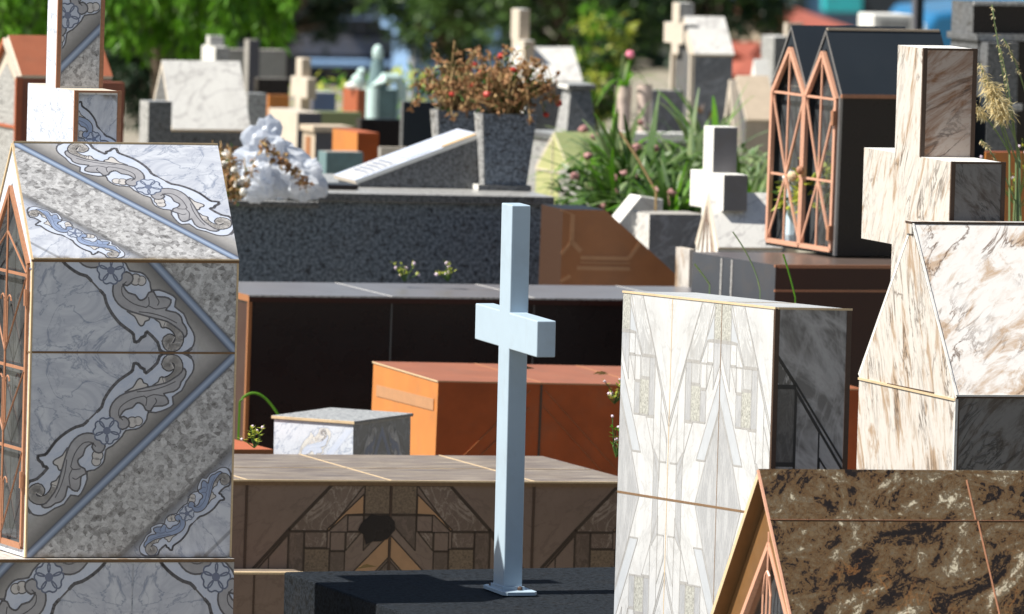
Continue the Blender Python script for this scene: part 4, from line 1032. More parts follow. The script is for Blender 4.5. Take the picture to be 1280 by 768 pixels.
# low base in front/under
B = Thing('black_granite_base', 'low black granite base with sunlit-grey side panels under the black chapel tomb', 'grave base', 970, 324, 29.9, 27, tx=-.2, ty=1.4)
h = B.h; yb3 = B.y(866); W = B.x(1200)
dz = (T.M @ V(0,0,zb)).z-(B.M @ V(.2,.1,h)).z; h += dz-.002
b = MB(); b.box(0, W, 0, yb3, 0, h, 'blackred', top='browntop', left='sidegrey')
B.part(b, 'body'); s = MB()
for p in (903, 916): y = B.y(p); s.box(-.002, .004, y-.004, y+.004, 0, h-.004, 'gran_g')
s.box(-.003, .008, -.003, .004, h-.006, h+.001, 'rust'); s.box(.008, W, -.004, .004, h-.008, h+.0012, 'rust'); zq = B.z(365)
s.box(-.001, W, -.002, .004, zq, zq+.006, 'rust'); B.part(s, 'seams')
T = block('cream_veined_pillar', 'short cream veined pillar against the left end of black granite base', 'pillar', 862, 312, 31.3, 17, 8, ('vein','cream','cream')); T.part(T.body, 'body')
# things inside the chapel
def pot_plant(loc, label, name, leafm, n, hgt, spread, L_, W_, pot=None, cat='plant', group=None, seed=1, up=.6, flowers=None, M0=None):
    rn = random.Random(seed); o = bpy.data.objects.new(name, None); COL.objects.link(o); o.location = loc; tag(o, label, cat, group)
    lf = MB()
    for i in range(n):
        a = rn.random()*6.28; rr = spread*rn.random()**.6; p = V(rr*math.cos(a), rr*math.sin(a), hgt*rn.uniform(.05,1)*(1-.4*rr/spread))
        lf.leaf(p, (math.cos(a)+rn.uniform(-.6,.6), math.sin(a)+rn.uniform(-.6,.6), rn.uniform(-.4,up*2)), (rn.uniform(-1,1),rn.uniform(-1,1),1), L_*rn.uniform(.6,1.2), W_*rn.uniform(.6,1.2), leafm if rn.random() < .85 else 'leaf_m', .8)
    lf.build('foliage', o)
    st = MB()
    for i in range(9): a = rn.random()*6.28; st.tube([V(0,0,-.005), V(spread*.6*math.cos(a), spread*.6*math.sin(a), hgt*.7)], .0025, 'leaf_m', 4)
    st.build('stems', o)
    if pot:
        pr_ = MB(); k = 14; r0, r1_, ph_ = pot[0]*.75, pot[0], pot[1]
        for i in range(k):
            c0, c1 = 2*math.pi*i/k, 2*math.pi*(i+1)/k
            pr_.face([(r0*math.cos(c0),r0*math.sin(c0),-ph_),(r0*math.cos(c1),r0*math.sin(c1),-ph_),(r1_*math.cos(c1),r1_*math.sin(c1),0),(r1_*math.cos(c0),r1_*math.sin(c0),0)], pot[2], None, True)
        pr_.face([(r1_*math.cos(2*math.pi*i/k), r1_*math.sin(2*math.pi*i/k), -.008) for i in range(k)], 'soil'); pr_.build('pot', o)
    if flowers:
        pass
    return o
L, zb, W = ch_in
pot_plant(CH.M @ V(.075, L*.25+.125, zb+.09), 'yellow-green artificial plant behind the right copper gate', 'potted_plant', 'leaf_y', 260, .18, .062, .045, .030, (.05,.07,'slate'), 'potted plant', 'plants inside the black chapel tomb', 3)
pot_plant(CH.M @ V(.065, L*.62+.10, zb+.085), 'yellow-green plant behind the left copper gate', 'potted_plant', 'leaf_y', 110, .12, .05, .04, .026, (.04,.055,'slate'), 'potted plant', 'plants inside the black chapel tomb', 5)
for k_, (yy, hh_, lab) in enumerate(((.80, .17, 'pale glass vase behind the left copper gate'), (.12, .19, 'pale glass vase in the right corner of black chapel'))):
    vz = MB(); prf = [(.022,0),(.03,.03),(.02,.10),(.026,hh_)]
    for i in range(3):
        for j in range(12):
            a0, a1 = math.pi*j/6, math.pi*(j+1)/6; (ra, za_), (rb, zb_) = prf[i], prf[i+1]
            vz.face([(ra*math.cos(a0),ra*math.sin(a0),za_),(ra*math.cos(a1),ra*math.sin(a1),za_),(rb*math.cos(a1),rb*math.sin(a1),zb_),(rb*math.cos(a0),rb*math.sin(a0),zb_)], 'glassjar', None, True)
    vz.ball((0,0,hh_+.01), .03, 'white', 9, 7, (1,1,.8), .35, k_)
    o = vz.build('vase'); o.location = CH.M @ V(.04, L*yy, zb+.005); tag(o, lab, 'vase', 'vases in the black chapel')
M['lilacd'] = solid('dusty_rose_petal', (.34,.17,.16), .6, .2, 40, g=0)
# ================================================================== background graves
def simple(*a, **k):
    T = block(*a, **k); T.part(T.body, 'body', bevel=k.get('bevel', 0)); return T
# olive gabled tomb
T = house('olive_tomb', 'olive-yellow tiled gabled tomb half hidden by strap-leaved plants', 'tomb', 712, 218, 37.5, 42, 95, 170, ('olive_l','olive','olive'), trim='cream')
s = MB(); s.bar((-.002,0,T.ze), (-.002,T.L,T.ze), .004, .006, 'cream'); s.bar((-.002,0,T.ze), (-.002,T.L/2,T.zr), .006, .010, 'olive_l'); s.bar((-.002,T.L/2,0), (-.002,T.L/2,T.zr), .004, .005, 'cream'); T.part(s, 'gable_trim')
# granite obelisk planter tomb
T = simple('grey_granite_base', 'pale grey granite grave base with dark ledge under tapered monument', 'grave base', 694, 168, 38.8, 34, 78, ('gran_g','gran_dg','gran_g'), cap=.02, capm='gran_dg')
BT = T
Z = on(T, 'tapered_monument', 'tapered blue-grey granite monument with flat overhanging cap', 'monument', 708, 168, .03, yaw=19)
wx = Z.x(746, 0, 0); wy = Z.y(694, 0, 0); hz = Z.z(112, 0, 0); f = .020; b = MB()
b0 = [V(0,0,0),V(wx,0,0),V(wx,wy,0),V(0,wy,0)]; t0 = [V(f,f,hz),V(wx-f,f,hz),V(wx-f,wy-f,hz),V(f,wy-f,hz)]
for i in range(4): j = (i+1) % 4; b.face([b0[i],b0[j],t0[j],t0[i]], 'gran_dg' if i < 3 else 'gran_g')  # left face paler, a sunlit strip put into the colour
Z.part(b, 'shaft'); q = MB(); q.box(f-.016, wx-f+.016, f-.016, wy-f+.016, hz, hz+.016, 'gran_dg', top='gran_g', left='white'); Z.part(q, 'cap', bevel=.002)
# white house tomb with cross (centre back)
T = house('white_roofed_tomb', 'white-roofed dark granite tomb with small cross, rising behind dried flowers', 'tomb', 656, 104, 44, 26, 72, 63, ('white','gran_dg','marble_w'))
m = T.L/2; cx0 = T.x(648, m, T.zr); cross_part(T, 'cross', cx0, m, T.ze, T.z(12, cx0, m), T.x(661, m, T.zr)-cx0, abs(T.y(639, cx0, T.zr+.1)-m), T.z(72, cx0, m), T.z(50, cx0, m), m-.07, m+.08, 'cream', mf='beige', mt='white')
# beige chapel with cross
T = house('grey_chapel_tomb', 'tall grey chapel tomb with open cream gable, white roof and cross', 'tomb', 868, 70, 43, 26, 48, 26, ('cream','marble_d','marble_w'), trim='cream', over=.004)
L, m = T.L, T.L/2
b = MB(); inn = [(.03,.05),(L-.03,.05),(L-.03,T.ze-.02),(m,T.zr-.05),(.03,T.ze-.02)]; b.face([(-.002,*p) for p in inn][::-1], 'inside'); T.part(b, 'opening')
s = MB(); s.bar((-.006,.012,0), (-.006,.012,T.ze), .02, .016, 'cream', up=(1,0,0)); s.bar((-.006,.012,T.ze), (-.006,m,T.zr-.01), .02, .016, 'cream', up=(1,0,0)); s.bar((-.006,L-.012,0), (-.006,L-.012,T.ze), .02, .016, 'cream', up=(1,0,0)); T.part(s, 'gable_trim')
cx0 = -.02; cy = m+.01; cross_part(T, 'cross', cx0, cy, T.ze, T.z(4, cx0, cy), T.x(865, cy, T.zr)-T.x(853, cy, T.zr)+.02, .08, T.z(55, cx0, cy), T.z(30, cx0, cy), cy-.05, cy+.17, 'cream', mf='gran_g', mt='white')
fm = MB(); rn = random.Random(8)
for i in range(40): fm.leaf((rn.uniform(.02,.12), -.004, T.ze*rn.uniform(.35,.8)), (rn.uniform(-1,1),-.1,rn.uniform(-1,1)), (0,-1,.1), .04, .02, rn.choice(['dry','leaf_m','pinkpot']))
o = fm.build('faded_wreath'); o.matrix_world = T.M.copy(); tag(o, 'faded wreath of dry leaves hung on the grey wall of the tall chapel tomb', 'wreath')
# cream gabled little tomb
T = house('cream_gable_tomb', 'small cream gabled tomb with beige roof, between grey chapel and twin gables', 'tomb', 932, 152, 41, 26, 40, 101, ('inside','beige','beige'), trim='cream')
s = MB(); L, m = T.L, T.L/2; s.bar((-.01,0,T.ze-.25), (-.01,m,T.zr), .02, .035, 'cream', up=(1,0,0)); s.bar((-.01,L,T.ze-.25), (-.01,m,T.zr), .02, .03, 'cream', up=(1,0,0)); T.part(s, 'gable_trim')
simple('white_pillar', 'plain whitish pillar left of the twin black gables', 'pillar', 968, 46, 46, 16, 22, ('gran_g','gran_dg','white'))
simple('beige_chimney_block', 'small beige block peeking above the left black gable', 'pillar', 984, 29, 47, 4, 20, ('cream','beige','cream'))
T = house('small_white_marker', 'tiny white gabled marker at foot of the whitish pillar', 'grave marker', 945, 112, 43, 8, 18, 84, ('white','white','white'))
# flower pots with pink flower
for nm, px, w_, lab in (('round_planter', 780, 18, 'tall pale pink round planter left of its twin, by the pink flower'), ('round_planter', 806, 17, 'tall pale pink round planter nearer the grey chapel tomb')):
    T = Thing(nm, lab, 'planter', px, 108 if px < 790 else 106, 40.5, 19, group='pale pink round planters'); b = MB(); k = 16; rr = w_*.5*T.s
    pf = [(rr*.85,0),(rr*.85,T.h*.5),(rr,T.h*.93),(rr*1.12,T.h*.96),(rr*1.12,T.h)]
    for i in range(len(pf)-1):
        for j in range(k):
            a0, a1 = 2*math.pi*j/k, 2*math.pi*(j+1)/k; (ra, za_), (rb, zb_) = pf[i], pf[i+1]
            b.face([(ra*math.cos(a0),ra*math.sin(a0),za_),(ra*math.cos(a1),ra*math.sin(a1),za_),(rb*math.cos(a1),rb*math.sin(a1),zb_),(rb*math.cos(a0),rb*math.sin(a0),zb_)], 'pinkpot', None, True)
    b.face([(rr*1.12*math.cos(2*math.pi*j/k), rr*1.12*math.sin(2*math.pi*j/k), T.h) for j in range(k)], 'soil'); T.part(b, 'pot')
    if px < 790: TP = T
def straps(name, label, loc, n, Lh, W_, m, seed, cat='plant', group=None, flowers=0, fm='pink', lean=1.0, fr=.012):
    rn = random.Random(seed); o = bpy.data.objects.new(name, None); COL.objects.link(o); o.location = loc; tag(o, label, cat, group)
    mb = MB()
    for i in range(n):
        a = rn.random()*6.28; l = Lh*rn.uniform(.45,1.15); rr = lean*rn.uniform(.3,1.6); d = V(math.cos(a), math.sin(a), 0); w0 = W_*rn.uniform(.6,1.2)
        u = V(-math.sin(a), math.cos(a), 0); pts = []
        base = V(rn.uniform(-.08,.08)*Lh, rn.uniform(-.08,.08)*Lh, 0); dr_ = rn.uniform(.7,1.9)
        for k_ in range(7):
            t_ = k_/6; pts.append(base+d*(rr*l*t_*(1+.3*t_))+V(0,0,l*(1.05*t_-dr_*rr*.95*t_*t_)))
        mm = m if rn.random() < .5 else rn.choice(['leaf_m','leaf_g','leaf'])
        for k_ in range(6):
            wa, wb = w0*(1-.85*(k_/6)**2)*.5, w0*(1-.85*((k_+1)/6)**2)*.5
            mb.face([pts[k_]-u*wa, pts[k_]+u*wa, pts[k_+1]+u*wb, pts[k_+1]-u*wb], mm)
    mb.build('leaves', o)
    if flowers:
        for i in range(flowers): f_ = MB(); a = rn.random()*6.28; r_ = Lh*.6*rn.random(); f_.ball((r_*math.cos(a), -abs(r_*math.sin(a)), Lh*rn.uniform(.2,.6)), fr*rn.uniform(.9,1.6), fm, 8, 6, (1,1,.7), .3, i); f_.build('blossom', o)
    return o
def gp(px, py, D): p = P(px, py, D); return V(p.x, p.y, ground_z(p.y))
o = straps('strap_leaf_plant', 'strappy plant with a single pink flower in left pale pink planter', TP.M @ V(0,0,TP.h), 12, .16, .016, 'leaf', 3, cat='potted plant', lean=.8)
f_ = MB(); f_.ball((.02,0,.115), .015, 'pink', 12, 9, (1,1,1), .15, 3); f_.build('blossoms', o); f_ = MB(); f_.tube([(0,0,0),(.015,0,.06),(.02,0,.105)], .005, 'leaf', 5); f_.build('stems', o)
simple('grey_block_grave', 'plain grey block grave between pink planters and the tall chapel', 'grave', 815, 113, 41.5, 6, 40, ('gran_g','marble_d','gran_g'))
simple('white_ledge', 'long thin white ledge running behind the strap-leaved plants', 'ledge', 752, 166, 40, 10, 160, ('white','gran_dg','white'), cap=.03, capm='white')
Bd = Thing('planting_bed', 'raised concrete planting bed under the strap-leaved plants', 'planting bed', 722, 291, 34.3, 1, tx=0, ty=0); b = MB(); wb_ = Bd.x(965)
b.box(0, wb_, 0, .06, -.3, Bd.h, 'conc'); b.box(0, wb_, 2.75, 2.8, -.3, Bd.h, 'conc'); b.box(0, .06, .061, 2.749, -.3, Bd.h, 'conc'); b.box(wb_-.06, wb_, .061, 2.749, -.3, Bd.h, 'conc'); Bd.part(b, 'wall'); b = MB(); b.box(.061, wb_-.061, .061, 2.749, -.3, Bd.h-.02, 'soil'); Bd.part(b, 'soil')
BED = Bd.M @ V(0,0,Bd.h)
for i, (px, py, D, n_, Lh, W_, m_, lab, fl) in enumerate([(764, 285, 34.6, 70, .34, .024, 'leaf_m', 'strap-leaved clump with pale pink blossoms just right of olive tomb', 9),
    (792, 275, 34.9, 95, .46, .026, 'leaf_m', 'tallest strap-leaved clump, between olive tomb and small white cross', 6),
    (838, 285, 34.4, 80, .36, .024, 'leaf_m', 'strap-leaved clump right behind the marble box grave', 7),
    (862, 262, 35.6, 60, .44, .022, 'leaf_g', 'grey-green arching clump directly left of the small white cross', 3),
    (935, 270, 34.8, 60, .42, .018, 'leaf_g', 'grey-green arching clump between the small white cross and black chapel', 0),
    (765, 245, 36.6, 60, .40, .022, 'leaf_g', 'pale arching clump behind the others below the pink planters', 5),
    (885, 235, 36.7, 60, .45, .022, 'leaf_g', 'arching clump rising behind the top of the small white cross', 0)]):
    b_ = P(px, py, D); b_.z = BED.z-.01; o = straps('strap_leaf_plant', lab, b_, int(n_*1.5), Lh*.86, W_*1.2, m_, 20+i, group='strap-leaved plants in the middle of the graves', flowers=fl, fm='lilacd', lean=.62)
for (px, py, D, n_, sp_, lab, sd) in [(790,272,34.9,420,.24,'bushy mid-green weed mass just right of olive tomb',51),(842,268,35.2,380,.22,'bushy green weed mass behind the marble box grave',52),(925,262,35.3,300,.20,'bushy green weeds left of the black chapel gates',53)]:
    b_ = P(px, py, D); b_.z = BED.z-.01; pot_plant(b_, lab, 'leafy_bush', 'leaf_m' if sd != 53 else 'leaf_g', n_, .22, sp_, .06, .022, cat='bush', seed=sd, up=.5)
# tall twig stalks crossing the plants
tw = MB(); 
for a_, c_, D in (((775,165),(820,240),34),((690,150),(700,170),40)): tw.tube([P(*a_,D), P((a_[0]+c_[0])/2+2,(a_[1]+c_[1])/2,D), P(*c_,D), gp(*c_,D)], .004, 'drystem', 5); break
tag(tw.build('dry_twig'), 'long straight dry twig slanting through the strap-leaved plants', 'twig')
# ---- left background
T = house('terracotta_tomb', 'rust-red tiled gabled tomb partly hidden by the ornate tomb cross, far left', 'tomb', 26, 98, 33.5, 34, 114, 50, ('cream','rustroof','rustroof'), trim='cream')
s = MB(); L, m = T.L, T.L/2; s.bar((-.006,0,0), (-.006,0,T.ze), .015, .02, 'terra', up=(1,0,0)); s.bar((-.006,.0,T.ze), (-.006,m,T.zr), .015, .02, 'cream', up=(1,0,0)); s.bar((-.006,L,T.ze), (-.006,m,T.zr), .015, .02, 'terra', up=(1,0,0))
s.bar((-.004,0,T.z(160)), (-.004,L,T.z(160)), .008, .01, 'terra', up=(1,0,0)); T.part(s, 'gable_trim')
q = MB(); q.face([(-.0025,*p) for p in [(.03,.05),(L-.03,.05),(L-.03,T.ze-.03),(m,T.zr-.07),(.03,T.ze-.03)]][::-1], 'gran_g'); T.part(q, 'door')
simple('rust_red_block', 'rust-red tiled block right of the ornate tomb cross', 'grave', 120, 103, 33.0, 6, 36, ('rustroof','rustroof','rustroof'))
# marble-roofed tomb
T = house('marble_roof_tomb', 'tomb with broad white marble roof crossed by a diagonal shadow, upper left', 'tomb', 214, 164, 38.0, 28, 98, 85, ('gran_dg','gran_dg','marble_w'), th=.014, trim='cream')
simple('speckled_block', 'upright dark block with pale left edge before the broad marble roof', 'pillar', 186, 127, 36.6, 11, 29, ('gran_g','gran_dg','gran_g'))
simple('grey_low_block', 'plain grey block touching right side of the broad marble roof', 'grave', 310, 117, 39.5, 8, 24, ('gran_g','gran_g','gran_g'))
# white pillar cross behind, concrete frames
T = Thing('white_tall_cross', 'white cross showing between hanging leaves and marble roof', 'cross', 262, 45, 46, 19)
cross_part(T, 'cross_body', 0, 0, 0, T.h, T.x(280)-0, .04, T.z(80), T.z(58), -.08, .10, 'white', mf='gran_g')
simple('concrete_frame_grave', 'weathered concrete board grave behind the marble roof', 'grave', 286, 62, 48, 8, 72, ('conc','conc','conc'), yb=None)
T = simple('leaning_concrete_post', 'slim weathered concrete post left of the dark opening', 'post', 311, 50, 47, 5, 14, ('conc','greywall','conc'))
simple('dark_opening_grave', 'black grave front above the small bright orange one', 'grave', 322, 98, 46, 4, 40, ('black','black','conc'))
simple('bright_orange_grave', 'small bright orange grave beneath the black front', 'grave', 336, 119, 44.5, 4, 26, ('orange','orange','orange'))
simple('cream_box_grave', 'cream and grey box grave immediately behind the plastic bag', 'grave', 372, 141, 42.5, 36, 30, ('cream','greywall','cream'))
# stone cross
T = Thing('stone_cross', 'tan stone cross with thick arms, alone in left background', 'cross', 377, 73, 44, 19)
m_ = 'cream'; wx = T.x(389); wy = T.y(370); cross_part(T, 'cross_body', 0, 0, 0, T.h, wx, wy, T.z(123), T.z(97), T.y(384,0,T.h-.05), T.y(364), 'cream', mf='beige', bevel=.004)
simple('stone_block', 'grey stone block behind the plastic bag at foot of tan stone cross', 'stone block', 392, 116, 45, 14, 28, ('greywall','bluegrey','gran_g'))
simple('pale_round_stone_base', 'little pale stone block right of the tan stone cross', 'grave marker', 405, 115, 46, 8, 10, ('cream','cream','white'))
T = simple('purple_grey_box', 'purple-grey box grave with beige rim, left of orange block', 'grave', 394, 158, 40.5, 15, 44, ('beige','greywall','beige'), cap=.02, capm='beige')
q = MB(); y0_, y1_ = T.L*.3, T.L*.75; q.face([(-.002,y1_,T.h-.16),(-.002,y0_,T.h-.16),(-.002,y0_,T.h-.04),(-.002,y1_,T.h-.04)], 'brick_d'); T.part(q, 'niche')
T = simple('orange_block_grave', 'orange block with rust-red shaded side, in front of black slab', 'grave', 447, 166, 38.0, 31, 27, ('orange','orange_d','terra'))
T = simple('mottled_teal_grave', 'low mottled teal and rust-stained grave directly below the orange block', 'grave', 408, 190, 37.4, 10, 46, ('teal_d','teal_d','conc'))
simple('low_black_slab_grave', 'black slab grave right of purple-grey box', 'grave', 451, 149, 42, 6, 58, ('black','black','slate'))
simple('olive_flat_slab', 'flat olive-green slab left of black slab grave', 'grave slab', 378, 140, 43.5, 8, 75, ('olive','olive','olive'))
simple('pale_rubble_stone', 'pale rough stone block behind the top of the memorial wedge', 'stone', 476, 184, 37.0, 3, 34, ('conc','cream','cream'))
simple('charcoal_block_grave', 'charcoal block grave left of the rear planter', 'grave', 504, 127, 39.5, 3, 40, ('gran_dg','slate','gran_g'))
simple('shaded_block_grave', 'charcoal granite block behind both planters', 'grave', 552, 118, 41.5, 4, 90, ('gran_dg','gran_dg','gran_dg'))
T = simple('salmon_planter_block', 'salmon-pink box planter with a small white statue on it', 'planter', 447, 112, 46, 18, 11, ('terra','terra','pinkpot'))
b = MB(); k = T.M @ V(.02,.05,T.h)
sb = MB(); sb.ball((0,0,.03), .032, 'teal', 12, 9, (1.0,.8,1.1)); sb.ball((.012,0,.068), .020, 'teal', 10, 8); sb.ball((-.02,0,.012), .028, 'white', 10, 8, (1.3,.9,.6)); o = sb.build('small_statue'); o.location = k; tag(o, 'small white dove-like statue perched on the salmon-pink planter', 'statue')
T = Thing('teal_cross_tomb', 'faded teal-white tomb with rounded arch and small teal cross on top', 'tomb', 470, 112, 47.5, 19)
W = T.x(505); L = T.y(454); h = T.h; b = MB(); b.box(0, W, 0, L, 0, h, 'teal_d', left='teal', top='teal'); T.part(b, 'body')
q = MB(); q.tube([(-.01,-.005,h*.3),(-.01,-.005,h+.01),(.03,-.01,h+.05),(.09,-.01,h+.05),(.115,-.01,h+.0),(.115,-.01,h*.75)], .022, 'teal', 8); T.part(q, 'arch')
q = MB(); q.tube([(.02,.05,h),(.02,.05,h+.12)], .045, 'teal_d', 10, .025); q.ball((.02,.05,h+.15), .03, 'teal', 12, 9, (.8,.8,1.3)); T.part(q, 'finial')
for i, (px, py, D, n_, Lh, lab) in enumerate([(425,128,49,90,.30,'light green bush left of the faded teal tomb'),(500,120,49.5,80,.30,'light green bush right behind the faded teal tomb'),(524,160,44,50,.25,'bright green tuft between teal tomb and charcoal block')]):
    b_ = gp(px, py, D); hh = P(px, py, D).z-b_.z; rn = random.Random(40+i)
    o = bpy.data.objects.new('leafy_bush', None); COL.objects.link(o); o.location = b_; tag(o, lab, 'bush', 'light green bushes in left background')
    mb = MB(); st = MB()
    for k_ in range(n_*6):
        p = V(rn.gauss(0,.09), rn.gauss(0,.09), abs(rn.uniform(.1,1))*(hh+Lh*.35)); mb.leaf(p, (rn.uniform(-1,1),rn.uniform(-1,1),rn.uniform(-.5,1)), (0,0,1), .06, .022, 'leaf' if rn.random() < .5 else 'leaf_y')
    for k_ in range(6): a = rn.random()*6.28; st.tube([(0,0,0),(.1*math.cos(a),.1*math.sin(a),hh)], .006, 'bark', 4)
    st.build('stems', o); mb.build('foliage', o)
# ---- top right structure
T = Thing('tiered_black_tomb', 'tall tiered black and grey granite tomb filling top right corner', 'tomb', 1217, 3, 35, 24)
W = T.x(1300); L = T.y(1190); h1 = T.z(42); h2 = T.z(128); b = MB()
b.box(0, W, 0, L, h1, T.h, 'black', left='gran_dg', skip='d'); T.part(b, 'upper_block'); q = MB()  # grey left faces imitate sunlight on the dark granite
xk = T.x(1257); b = MB()
b.box(-.01, W, -.05, L+.01, h1-.02, h1, 'gran_dg', front='gran_g'); b.box(0.0, W, -.04, L, 0, h1-.021, 'black', left='gran_dg'); T.part(b, 'body')
q.box(.004, xk, -.10, -.0405, 0, h1-.024, 'gran_dg', front='gran_dg'); q.box(-.004, xk+.01, -.12, -.1005, h2-.02, h2, 'gran_g'); q.box(-.004, W, -.012, .0, T.h-.010, T.h+.002, 'gran_g'); T.part(q, 'pilaster', bevel=.002)
T = block('orange_low_tomb', 'orange-brown tiled low tomb below the feathery grass, right edge', 'tomb', 1232, 190, 31.5, 6, 80, ('orange','orange','terra')); T.part(T.body, 'body')
T = Thing('grey_metal_post', 'dark grey square post rising past the top edge', 'post', 1147, -60, 52, 19); b = MB(); b.box(0, T.x(1157), 0, .05, 0, T.h, 'slate', left='greywall'); T.part(b, 'shaft'); 
q = MB(); q.box(-.012, T.x(1157)+.012, -.012, .062, 0, .03, 'greywall'); T.part(q, 'base_plate')
T = Thing('white_frame_box', 'white-framed pale box standing behind the black roof', 'box', 1092, 18, 50, 19); W = T.x(1142); b = MB(); b.box(0, W, 0, .2, 0, T.h, 'white'); T.part(b, 'frame', bevel=.006)
q = MB(); q.box(.03, W-.02, -.003, -.0005, .1, T.h-.025, 'gran_g'); T.part(q, 'panel')
# ---- far buildings
def wallbox(name, label, cat, px, py, D, wr, depth, m, mt=None, yaw=3, extra=None, roof=None, top_z=None):
    T = Thing(name, label, cat, px, py, D, yaw, tx=0, ty=0); W = T.x(px+wr); b = MB(); b.box(0, W, 0, depth, -.3, T.h, m, top=mt or m); T.part(b, 'wall'); T.W = W; return T
T = wallbox('dark_workshop', 'long dark building with pale parapet and shaded openings, top left background', 'building', 250, -120, 118, 330, 6, 'navy')
W = T.W; q = MB(); z = T.z
def strip(y0, y1, x0, x1, m, d=.06): q.box(T.x(x0), T.x(x1), -d, -.003, T.z(y1), T.z(y0), m)
strip(24, -60, 400, 520, 'bluewall', .5) if False else None
q.box(T.x(423), T.x(578), -.35, -.003, z(19), z(-110), 'bluegrey'); T.part(q, 'parapet'); q = MB()
strip(44, 66, 352, 578, 'greywall', .10); T.part(q, 'concrete_band'); q = MB(); strip(72, 77, 380, 520, 'bluewall', .4); T.part(q, 'sill'); q = MB()
for x in (404, 452, 498): q3 = MB(); q3.box(T.x(x), T.x(x+3), -.05, -.003, T.z(42), T.z(24), 'greywall'); T.part(q3, 'pier')
for x in (270, 330, 410, 470): q2 = MB(); q2.box(T.x(x), T.x(x+34), -.03, -.003, T.z(118), T.z(80), 'inside'); T.part(q2, 'opening')
T = wallbox('blue_house', 'light blue painted house with dark window, behind central dried flowers', 'house', 511, 46, 100, 150, 1.5, 'bluewall', yaw=6)
q = MB(); q.box(T.x(523), T.x(533), -.04, -.002, T.z(76), T.z(58), 'inside'); q.box(T.x(521.5), T.x(534.5), -.03, -.001, T.z(78), T.z(76), 'white'); T.part(q, 'window'); q = MB(); q.box(-.1, T.W+.1, -.15, 1.6, T.h, T.h+.08, 'bluewall'); T.part(q, 'roof')
q = MB(); q.box(T.x(512), T.x(516), -.06, -.003, 0, T.h, 'white'); T.part(q, 'downpipe')
def gabled(name, label, px, py, D, wr, yr, depth, mw, mr, yaw=8):
    T = Thing(name, label, 'house', px, py, D, yaw, tx=0, ty=0); W = T.x(px+wr); b = MB(); b.box(.1, W-.1, .1, depth-.1, -.3, T.h, mw); T.part(b, 'wall'); zr = T.z(yr, 0, depth/2)
    r = MB(); r.face([(0,0,T.h),(W,0,T.h),(W-.4,depth/2,zr),(.4,depth/2,zr)], mr); r.face([(W,depth,T.h),(0,depth,T.h),(.4,depth/2,zr),(W-.4,depth/2,zr)], mr); r.face([(0,depth,T.h),(0,0,T.h),(.4,depth/2,zr)], mr); r.face([(W,0,T.h),(W,depth,T.h),(W-.4,depth/2,zr)], mr)
    k = 26
    for i in range(k): x = W*(i+.5)/k; r.bar((x,0,T.h+.012), (.4+(W-.8)*(i+.5)/k, depth/2, zr+.012), .022, .022, mr)
    T.part(r, 'roof'); return T
gabled('red_roofed_house', 'low house with red clay roof showing between cream tomb and whitish pillar', 914, 98, 90, 70, 56, 2, 'beige', 'redroof')
gabled('red_roofed_house', 'low house with red clay roof behind the black chapel roof', 995, 46, 104, 105, 22, 5, 'beige', 'redroof')
T = wallbox('blue_grey_building', 'blue-grey building with turquoise awning at the top right', 'building', 965, -90, 128, 260, 8, 'bluegrey', yaw=4)
q = MB(); q.box(T.x(1028), T.x(1074), -.5, -.003, T.z(11), T.z(-12), 'turq'); T.part(q, 'awning'); q = MB()
q.box(T.x(996), T.x(1010), -.03, -.002, T.z(26), T.z(-30), 'navy'); T.part(q, 'door'); q = MB(); q.box(T.x(1080), T.x(1145), -.03, -.002, T.z(17), T.z(-30), 'navy'); T.part(q, 'opening'); q = MB(); q.box(T.x(962), T.x(995), -.02, -.001, T.z(30), T.z(2), 'teal_d'); T.part(q, 'panel')
# parked blue car seen between the post and the tiered tomb
T = Thing('parked_car', 'bright blue parked car glimpsed between grey post and tiered tomb', 'car', 1159, 34, 112, 12, tx=0, ty=0)
gz_ = 0; cl, cw_, ch = 4.1, 1.7, 1.42
car = bpy.data.objects[T.o.name]
M['carp'] = solid('bright_blue_car_paint', (.03,.20,.42), .2, .05, 2, .3, g=0); M['tyre'] = solid('black_tyre_rubber', (.02,.02,.02), .8, .2, 10, g=0); M['lampred'] = solid('red_lamp_glass', (.35,.02,.02), .2, .1, 5, g=0); M['carglass'] = solid('tinted_car_glass', (.10,.20,.26), .08, .1, 2, g=0)
b = MB(); prof = [(0,.35),(0,.75),(.08,.88),(1.0,.98),(1.55,1.38),(2.9,1.42),(3.6,1.02),(4.05,.95),(4.1,.45),(3.9,.28),(.2,.28)]
zoff = 0
b.extr([(x,0,z) for x, z in prof], (0,cw_,0), 'carp'); 
bo = T.part(b, 'body', bevel=.05)
q = MB()
for ys in (-.006, cw_+.001): q.extr([(1.12,ys,.98),(1.62,ys,1.31),(2.2,ys,1.34),(2.2,ys,.98)], (0,.005,0), 'carglass'); q.extr([(2.28,ys,.98),(2.28,ys,1.34),(2.85,ys,1.34),(3.4,ys,1.0)], (0,.005,0), 'carglass')
T.part(q, 'side_window')
q = MB(); q.face([(1.02,.12,1.005),(1.02,cw_-.12,1.005),(1.52,cw_-.2,1.375),(1.52,.2,1.375)], 'carglass'); T.part(q, 'windscreen')
for x in (.75, 3.25):
    for y in (.0, cw_-.2):
        w_ = MB(); w_.extr([(x+.3*math.cos(i*math.pi/10), y-.02, .3+.3*math.sin(i*math.pi/10)) for i in range(20)], (0,.22,0), 'tyre'); wo = T.part(w_, 'wheel'); w_ = MB(); w_.extr([(x+.17*math.cos(i*math.pi/8), y-.035, .3+.17*math.sin(i*math.pi/8)) for i in range(16)], (0,.25,0), 'steel'); T.part(w_, 'rim', wo)
for y in (.08, cw_-.38): w_ = MB(); w_.box(-.012, .05, y, y+.3, .62, .76, 'white'); T.part(w_, 'headlight')
